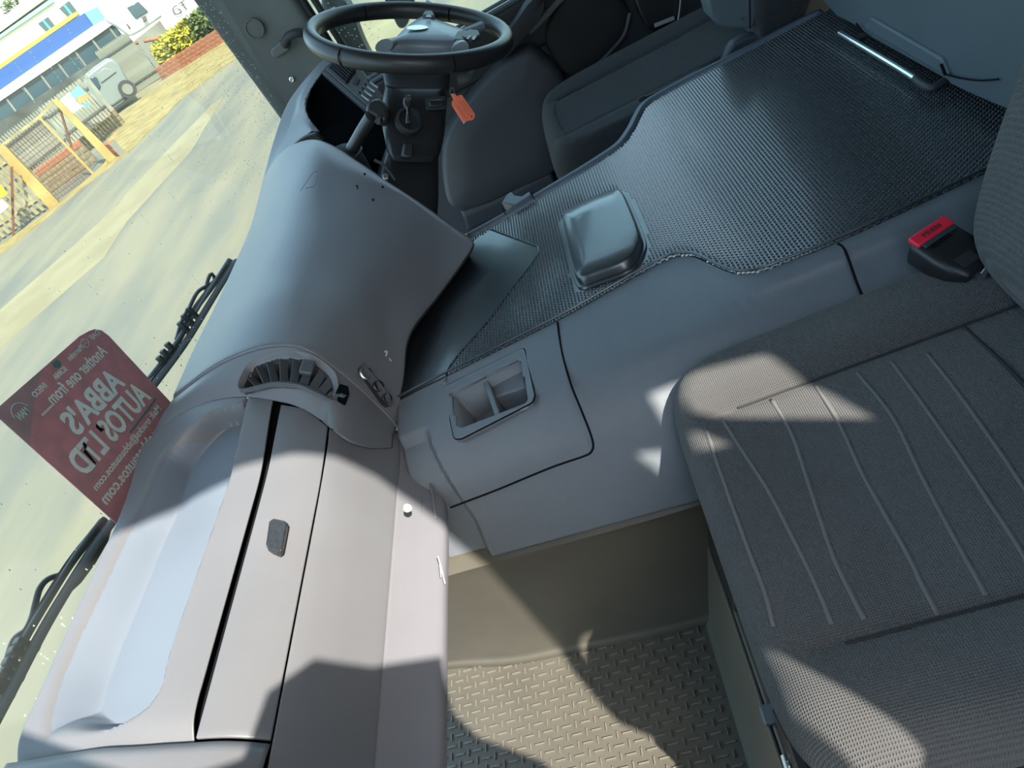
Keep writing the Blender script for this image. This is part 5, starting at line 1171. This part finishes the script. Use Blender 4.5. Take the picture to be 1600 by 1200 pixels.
# ---- palisade fence and gate
def fence(name, label, p0, p1, n, h, m, pw=0.07, rail=True, group=None):
    """upright pales between two ground points, on two rails"""
    p0, p1 = V3(p0), V3(p1)
    d = (p1 - p0).normalized(); nn = V3((-d.y, d.x, 0))
    t = thing(name, p0, label, 'fence', group)
    me = None
    for k in range(n):
        c = p0.lerp(p1, (k + 0.5) / n)
        if me is None:
            pts = [(-pw / 2, 0, 0.05), (pw / 2, 0, 0.05), (pw / 2, 0, h - 0.08), (0, 0, h), (-pw / 2, 0, h - 0.08)]
            vs_ = [d * a + V3((0, 0, z)) for a, _, z in pts] + [d * a + nn * 0.02 + V3((0, 0, z)) for a, _, z in pts]
            me = bpy.data.meshes.new('pale'); me.from_pydata([tuple(v) for v in vs_], [], [(0, 1, 2, 3, 4), (9, 8, 7, 6, 5)] + [(i, (i + 1) % 5, 5 + (i + 1) % 5, 5 + i) for i in range(5)])
            me.materials.append(m)
        o = bpy.data.objects.new('pale', me); COL.objects.link(o); o.parent = t; o.location = c - p0
    for z in (0.35, h - 0.35):
        box('rail', (p0 + p1) / 2 + V3((0, 0, z)) - nn * 0.03, ((p1 - p0).length, 0.03, 0.06), X['galvdark'] if rail else m, t, (d, nn, V3((0, 0, 1))))
    return t
gp = lambda s: [V3((p[0], p[1], GZ)) for p in s]
f1 = gp(VL(16.6513,16.2802,-1.4, 17.3691,13.7631,-1.4))
fence('palisade_fence', 'pale timber fence with wide gaps at far left behind the yellow sign', f1[0], f1[1], 14, 1.75, X['pale'], 0.10, False)
f2 = gp(VL(30.9546,26.8172,-1.4, 23.2455,15.0948,-1.4))
F2a = V3((f2[0].x, f2[0].y, GZ)); F2b = V3((f2[1].x, f2[1].y, GZ))
fence('palisade_fence', 'grey spiked steel fence in front of the building glazing', V3((*VL(22.1524,19.7295,-0.3739)[0][:2], GZ)), V3((*VL(31.8398,16.8326,-1.3552)[0][:2], GZ)), 72, 1.62, X['galv'], 0.085)
fence('palisade_fence', 'short grey steel fence standing on a low brick wall left of the van', V3((*VL(22.3215,15.3744,-1.0245)[0][:2], GZ + 0.45)), V3((*VL(23.6082,14.3207,-0.8926)[0][:2], GZ + 0.45)), 14, 1.35, X['galv'], 0.09)
gt = fence('steel_gate', 'grey steel gate of upright pales right of the silver van', V3((*VL(30.5011,17.1666,-1.3528)[0][:2], GZ)), V3((*VL(30.6182,15.5401,-1.3896)[0][:2], GZ)), 16, 2.0, X['galv'], 0.10)
up(VL(30.5948,15.3786,0.126, 30.6965,15.1991,0.1116, 30.6192,15.3356,-1.4671, 30.5141,15.5211,-1.4499), X['grey'], 'gate_post', 'grey steel gate post right of the slatted gate', 'post', 0.18)
up(VL(23.5003,14.1056,0.3206, 23.5568,14.0059,0.3375, 23.5162,14.0774,-0.817, 23.4502,14.1939,-0.8239), X['galv'], 'gate_post', 'pale grey gate post left of the silver van', 'post', 0.12)
up(VL(33.0074,16.8004,0.0908, 33.767,15.4599,0.1719, 33.7523,15.4859,-0.1577, 33.6754,15.6215,-0.4768, 33.1907,16.477,-1.0869, 33.1502,16.5484,-1.2509), X['grey'], 'concrete_panel_wall', 'grey panel wall behind the red barrier pole', 'wall', 0.2)
tube('barrier_pole', VL(32.1191,16.3397,0.0595, 32.6277,15.4421,-0.2954), 0.07, X['brick'], None, n=8, m=6); tag(bpy.context.scene.objects['barrier_pole'], 'red barrier pole across the grey panel wall', 'barrier')
# ---- hedge on its brick wall
def brick_wall(name, label, p0, p1, h, th, m, nb, rows_n, m2=None):
    p0, p1 = V3(p0), V3(p1); d = (p1 - p0).normalized(); nn = V3((-d.y, d.x, 0)); ln = (p1 - p0).length
    t = thing(name, p0, label, 'wall')
    box('mortar', (p0 + p1) / 2 + V3((0, 0, h / 2 - 0.01)), (ln, th * 0.9, h - 0.02), X['grey'], t, (d, nn, V3((0, 0, 1))))
    bw = ln / nb; bh = h / rows_n
    me = bpy.data.meshes.new('brick'); a, b = box_data((0, 0, 0), (bw * 0.94, th, bh * 0.88), (d, nn, V3((0, 0, 1))))
    me.from_pydata([tuple(v) for v in a], [], b); me.materials.append(m)
    me2 = me
    if m2: me2 = me.copy(); me2.materials.clear(); me2.materials.append(m2)
    for r in range(rows_n):
        for k in range(nb):
            o = bpy.data.objects.new('brick', me if (r in (rows_n - 1,) or not m2) else me2); COL.objects.link(o); o.parent = t
            o.location = d * (bw * (k + 0.5 + (0.25 if r % 2 else -0.25) * (0 < k < nb - 1))) + V3((0, 0, bh * (r + 0.5))) + nn * random.uniform(-0.01, 0.01)
    return t
hw0 = V3(VL(29.5365,14.9565,-1.4)[0]); hw1 = V3(VL(29.4317,10.4496,-1.4)[0])
brick_wall('low_brick_wall', 'low red brick wall under the yellow and green hedge', hw0, hw1, 0.50, 0.25, X['brick'], 18, 4)
bw0 = V3((*VL(21.852,15.1889,-0.952)[0][:2], GZ)); bw1 = V3((*VL(22.9768,13.8123,-1.1357)[0][:2], GZ))
brick_wall('low_brick_wall', 'low brick wall with red coping under the grey fence beside the van', V3(VL(23.0817,15.9465,-1.4)[0]), V3(VL(24.356,14.5954,-1.4)[0]), 0.62, 0.25, X['brick'], 12, 4, X['brick2'])
brick_wall('low_brick_wall', 'low brick wall seen through the mesh gate frame', V3((*VL(19.4923,15.2962,-1.2853)[0][:2], GZ)), V3((*VL(20.3618,13.7619,-1.0996)[0][:2], GZ)), 0.7, 0.25, X['brick'], 11, 4, X['brick2'])
brick_wall('brick_pier', 'stub of red brick wall at the foot of the timber post', V3(VL(19.2894,12.7188,-1.4)[0]), V3(VL(18.6335,11.8861,-1.4)[0]), 0.42, 0.2, X['brick'], 3, 3)
def bush(name, label, cs, rad, n, m, size=0.16):
    """leaves scattered over one or more rounded crowns, with a stem in each"""
    cs = [V3(c) for c in cs]; t = thing(name, cs[0], label, 'shrub'); vs_, fs = [], []
    for c in cs:
        for k in range(n):
            th, ph = random.uniform(0, 6.283), math.acos(random.uniform(-0.4, 1)); r = random.uniform(0.7, 1.05)
            p = c + V3((rad[0] * math.cos(th) * math.sin(ph), rad[1] * math.sin(th) * math.sin(ph), rad[2] * math.cos(ph))) * r
            a = V3((random.gauss(0, 1), random.gauss(0, 1), random.gauss(0, 1))).normalized(); b = a.orthogonal().normalized(); s_ = size * random.uniform(0.6, 1.3); q = len(vs_)
            vs_ += [p, p + a * s_ * .5 + b * s_ * .25, p + a * s_, p + a * s_ * .5 - b * s_ * .25]; fs += [(q, q + 1, q + 2, q + 3)]
    o = mesh('leaves', vs_, fs, m, t, smooth=False, fix=False); o['kind'] = 'stuff'
    for c in cs: tube('stem', [c - V3((0, 0, rad[2] * 1.1)), c - V3((0.05, 0, rad[2] * 0.3)), c + V3((0.1, 0.1, rad[2] * 0.4))], 0.05, X['rust'], t, n=6, m=8)
    return t
bush('yellow_shrub', 'yellow leafy shrub at the left end of the red brick wall', VL(31.4465,15.0927,-0.9474, 31.1388,14.4186,-0.8888, 30.8238,13.7575,-0.8309, 30.6786,13.2024,-0.8032), (0.6, 0.6, 0.62), 900, X['leafy'], 0.26)
bush('green_hedge', 'green hedge between the yellow shrub and the windscreen pillar', VL(30.5367,12.6415,-0.7582, 30.3649,12.1333,-0.736, 30.2067,11.6012,-0.7086, 30.0513,11.0641,-0.6645), (0.6, 0.6, 0.64), 900, X['leafg'], 0.24)
# distant tree above the roof
bush('distant_tree', 'small dark tree top above the cream roof', VL(51.2693,31.2255,4.5517), (0.6, 0.6, 0.45), 160, X['leafg'], 0.3)
# ---- silver van
vn = thing('silver_van', V3((*VL(27.6952,16.0331,-0.8857)[0][:2], GZ)), 'silver panel van parked in the gateway behind the fence', 'van')
van_pts = VL(27.3343,16.6701,0.0034, 27.4941,16.388,0.2147, 27.6767,16.0658,0.2421, 27.995,15.504,0.2552, 28.0668,15.3774,0.1668, 28.0956,15.3266,-0.074, 28.047,15.4123,-0.4822, 28.0041,15.488,-0.8528, 27.9686,15.5507,-1.0226, 27.8317,15.7923,-1.0626, 27.5044,16.3699,-1.0715, 27.3276,16.6819,-0.8934, 27.3192,16.6966,-0.6121)
prism('van_body', van_pts, E_ * 1.7, X['van'], vn, 0.12, 3)
prism('side_window', VL(27.448,16.3679,0.0656, 27.5482,16.1911,0.0681, 27.5766,16.141,-0.0195, 27.528,16.2269,-0.2969, 27.4877,16.2979,-0.3506, 27.4051,16.4436,-0.403, 27.3997,16.4533,-0.2377, 27.403,16.4474,-0.0849), E_ * 0.05, X['pane'], vn, 0.02)
prism('side_panel', VL(27.6243,16.0568,0.0497, 27.7902,15.764,0.0991, 27.8819,15.6023,-0.0668, 27.9229,15.53,-0.2217, 27.6861,15.9478,-0.2361, 27.5682,16.1559,-0.2432), E_ * 0.04, X['van'], vn, 0.02)
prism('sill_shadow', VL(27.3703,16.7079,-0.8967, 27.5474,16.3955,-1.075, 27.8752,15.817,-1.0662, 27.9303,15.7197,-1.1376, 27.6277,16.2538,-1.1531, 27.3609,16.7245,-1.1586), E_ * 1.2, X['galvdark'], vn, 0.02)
wc = V3(VL(27.8225,15.6057,-0.8596)[0])
wh = disc('wheel', wc, -E_, 0.32, 0.12, M['blackmatte'], vn, 24)
disc('wheel_trim', wc - E_ * 0.12, -E_, 0.19, 0.03, X['grey'], wh, 20)
tm = V3(VL(27.5719,16.048,-0.144)[0]); t1 = V3(VL(27.7228,15.7817,-0.1268)[0]); t2_ = V3(VL(27.591,16.0143,0.0133)[0])
# ---- posts, mesh gate frame, signs
up(VL(18.6314,12.3531,0.4682, 18.7003,12.2315,0.4513, 18.7337,12.1727,-1.3787, 18.6734,12.2791,-1.4174, 18.6118,12.3878,-1.3712), X['post'], 'timber_post', 'sun bleached post at the right of the mesh gate frame', 'post', 0.2)
up(VL(17.3106,13.6698,0.3587, 17.4189,13.4787,0.3191, 17.3727,13.5602,-1.4265, 17.2669,13.747,-1.5185, 17.2226,13.8251,-1.4086), X['post'], 'timber_post', 'sun bleached post at the left of the mesh gate frame', 'post', 0.2)
mg = thing('mesh_gate', V3((*VL(18.0033,13.6644,-0.5172)[0][:2], GZ)), 'timber framed wire mesh gate between two bleached posts', 'gate')
for nm, pts in (('top_bar', VL(17.8648,13.9088,0.3034, 18.4645,12.8506,0.3523)), ('top_bar', VL(18.4417,12.8908,0.3454, 18.7384,12.3671,0.4343)), ('middle_bar', VL(18.4532,12.8705,0.33, 18.4408,12.8924,-1.5199)), ('bottom_bar', VL(17.8497,13.9355,-1.5835, 18.4468,12.8818,-1.5075)), ('bottom_bar', VL(18.4468,12.8818,-1.5075, 18.7065,12.4235,-1.3157))):
    d = (V3(pts[1]) - V3(pts[0])); ln = d.length; d.normalize(); s_ = d.cross(E_).normalized()
    box(nm, (V3(pts[0]) + V3(pts[1])) / 2, (ln, 0.07, 0.06), X['post'] if nm != 'top_bar' else X['pale'], mg, (d, E_, s_))
tube('diagonal_brace', VL(18.8183,12.4289,0.3061, 18.5653,12.8756,-0.6035), 0.03, X['rust'], mg, n=6, m=4, lin=True)
c00, c10, c01, c11 = [V3(p) for p in VL(17.9042,13.9408,0.2639, 18.4944,12.8992,0.3281, 17.8907,13.9645,-1.5048, 18.488,12.9106,-1.5135)]
wires = []
for k in range(1, 12):
    a, b = c00.lerp(c10, k / 12), c01.lerp(c11, k / 12); wires.append(tube_data([a, b], 0.007, n=4, m=2, lin=True))
for k in range(1, 16):
    a, b = c00.lerp(c01, k / 16), c10.lerp(c11, k / 16); wires.append(tube_data([a, b], 0.007, n=4, m=2, lin=True))
o = mesh('wire_mesh', *join(wires), X['rust'], mg, smooth=False); o['kind'] = 'stuff'
up(VL(17.0311,13.5545,-0.1298, 17.0637,13.4971,-0.1385, 16.4498,14.5803,-1.3782, 16.4107,14.6494,-1.3796), X['rust'], 'steel_prop', 'rusty steel prop standing before the far left fence', 'prop', 0.06)
up(VL(16.6023,13.9055,-0.1796, 16.6417,13.8361,-0.314, 16.6253,13.8651,-0.5223, 16.517,14.0561,-0.517, 16.454,14.1673,-0.4616), X['signy'], 'yellow_sign', 'yellow sign at the far left picture edge', 'sign', 0.04)
up(VL(16.4425,14.1876,-0.4834, 16.5262,14.0399,-0.5701, 16.5204,14.05,-0.7596, 16.3781,14.3013,-0.7825, 16.315,14.4125,-0.7258), X['white'], 'white_sign', 'white sign below the yellow sign at the far left', 'sign', 0.04)
up(VL(22.1262,14.5021,0.2432, 22.3296,14.1431,0.2816, 22.3415,14.1221,-0.2143, 22.1342,14.488,-0.2067), X['white'], 'white_poster', 'white poster tied to the grey fence left of the van', 'poster', 0.03)
up(VL(22.2884,14.1144,0.239, 22.444,13.8399,0.2966, 22.4804,13.7757,-0.009, 22.3911,13.9332,-0.0241, 22.2665,14.1531,0.0071), X['sky_blue'], 'blue_poster', 'blue poster above the white poster on the grey fence', 'poster', 0.03)
up(VL(22.2433,14.0926,0.0716, 22.4305,13.7622,0.0026, 22.4201,13.7805,-0.1147, 22.2405,14.0975,-0.0994), X['post'], 'orange_poster', 'orange poster beside the white poster on the grey fence', 'poster', 0.03)
up(VL(22.2772,14.0329,-0.1914, 22.3391,13.9235,-0.1846, 22.335,13.9308,-0.2894, 22.2723,14.0415,-0.2734), X['winblue'], 'blue_notice', 'small blue notice low on the grey fence', 'sign', 0.03)
# driver's side: mirror housing and what lies below it
mh = thing('exterior_mirror', VL(2.5,0.6053,0.7857)[0], 'black exterior mirror housing beyond the driver window, spotted with rain', 'mirror')
poly_bulge('mirror_housing', VL(2.42,0.6032,0.9629, 2.42,0.5431,0.9123, 2.42,0.5638,0.7876, 2.42,0.5785,0.6133, 2.42,0.6213,0.6116, 2.42,0.6255,0.7421, 2.42,0.6457,0.8724), (-0.05, 0, 0), M['black'], mh)
poly_bulge('mirror_housing', VL(2.75,0.4891,0.8416, 2.75,0.3777,0.8072, 2.75,0.4633,0.7128, 2.75,0.5059,0.7107, 2.75,0.5041,0.7691), (-0.05, 0, 0), M['black'], mh)
dr = []
for k in range(170):
    a = V3(VL(2.34,0.5851,0.9524)[0]).lerp(V3(VL(2.34,0.5856,0.6463)[0]), random.random()) + V3((0, random.uniform(-0.09, 0.09), random.uniform(-0.02, 0.02))) 
    n = 5; r = random.uniform(0.0008, 0.0022)
    dr.append(([a + V3((0, r * math.cos(6.283 * q / n), r * math.sin(6.283 * q / n))) for q in range(n)] + [a + V3((-r * 0.6, 0, 0))], [(q, (q + 1) % n, n) for q in range(n)] + [tuple(range(n - 1, -1, -1))]))
o = mesh('raindrops', *join(dr), M['drop'], mh, smooth=False); o['kind'] = 'stuff'
flat('trim_6', VL(18.8496,4.4277,-1.4, 16.3404,3.0536,-1.4, 11.8764,2.0673,-1.4, 10.5794,2.4615,-1.4, 10.9501,2.7228,-1.4), 0.05, X['concrete'], 'pale concrete strip outside the driver window', 'kerb')
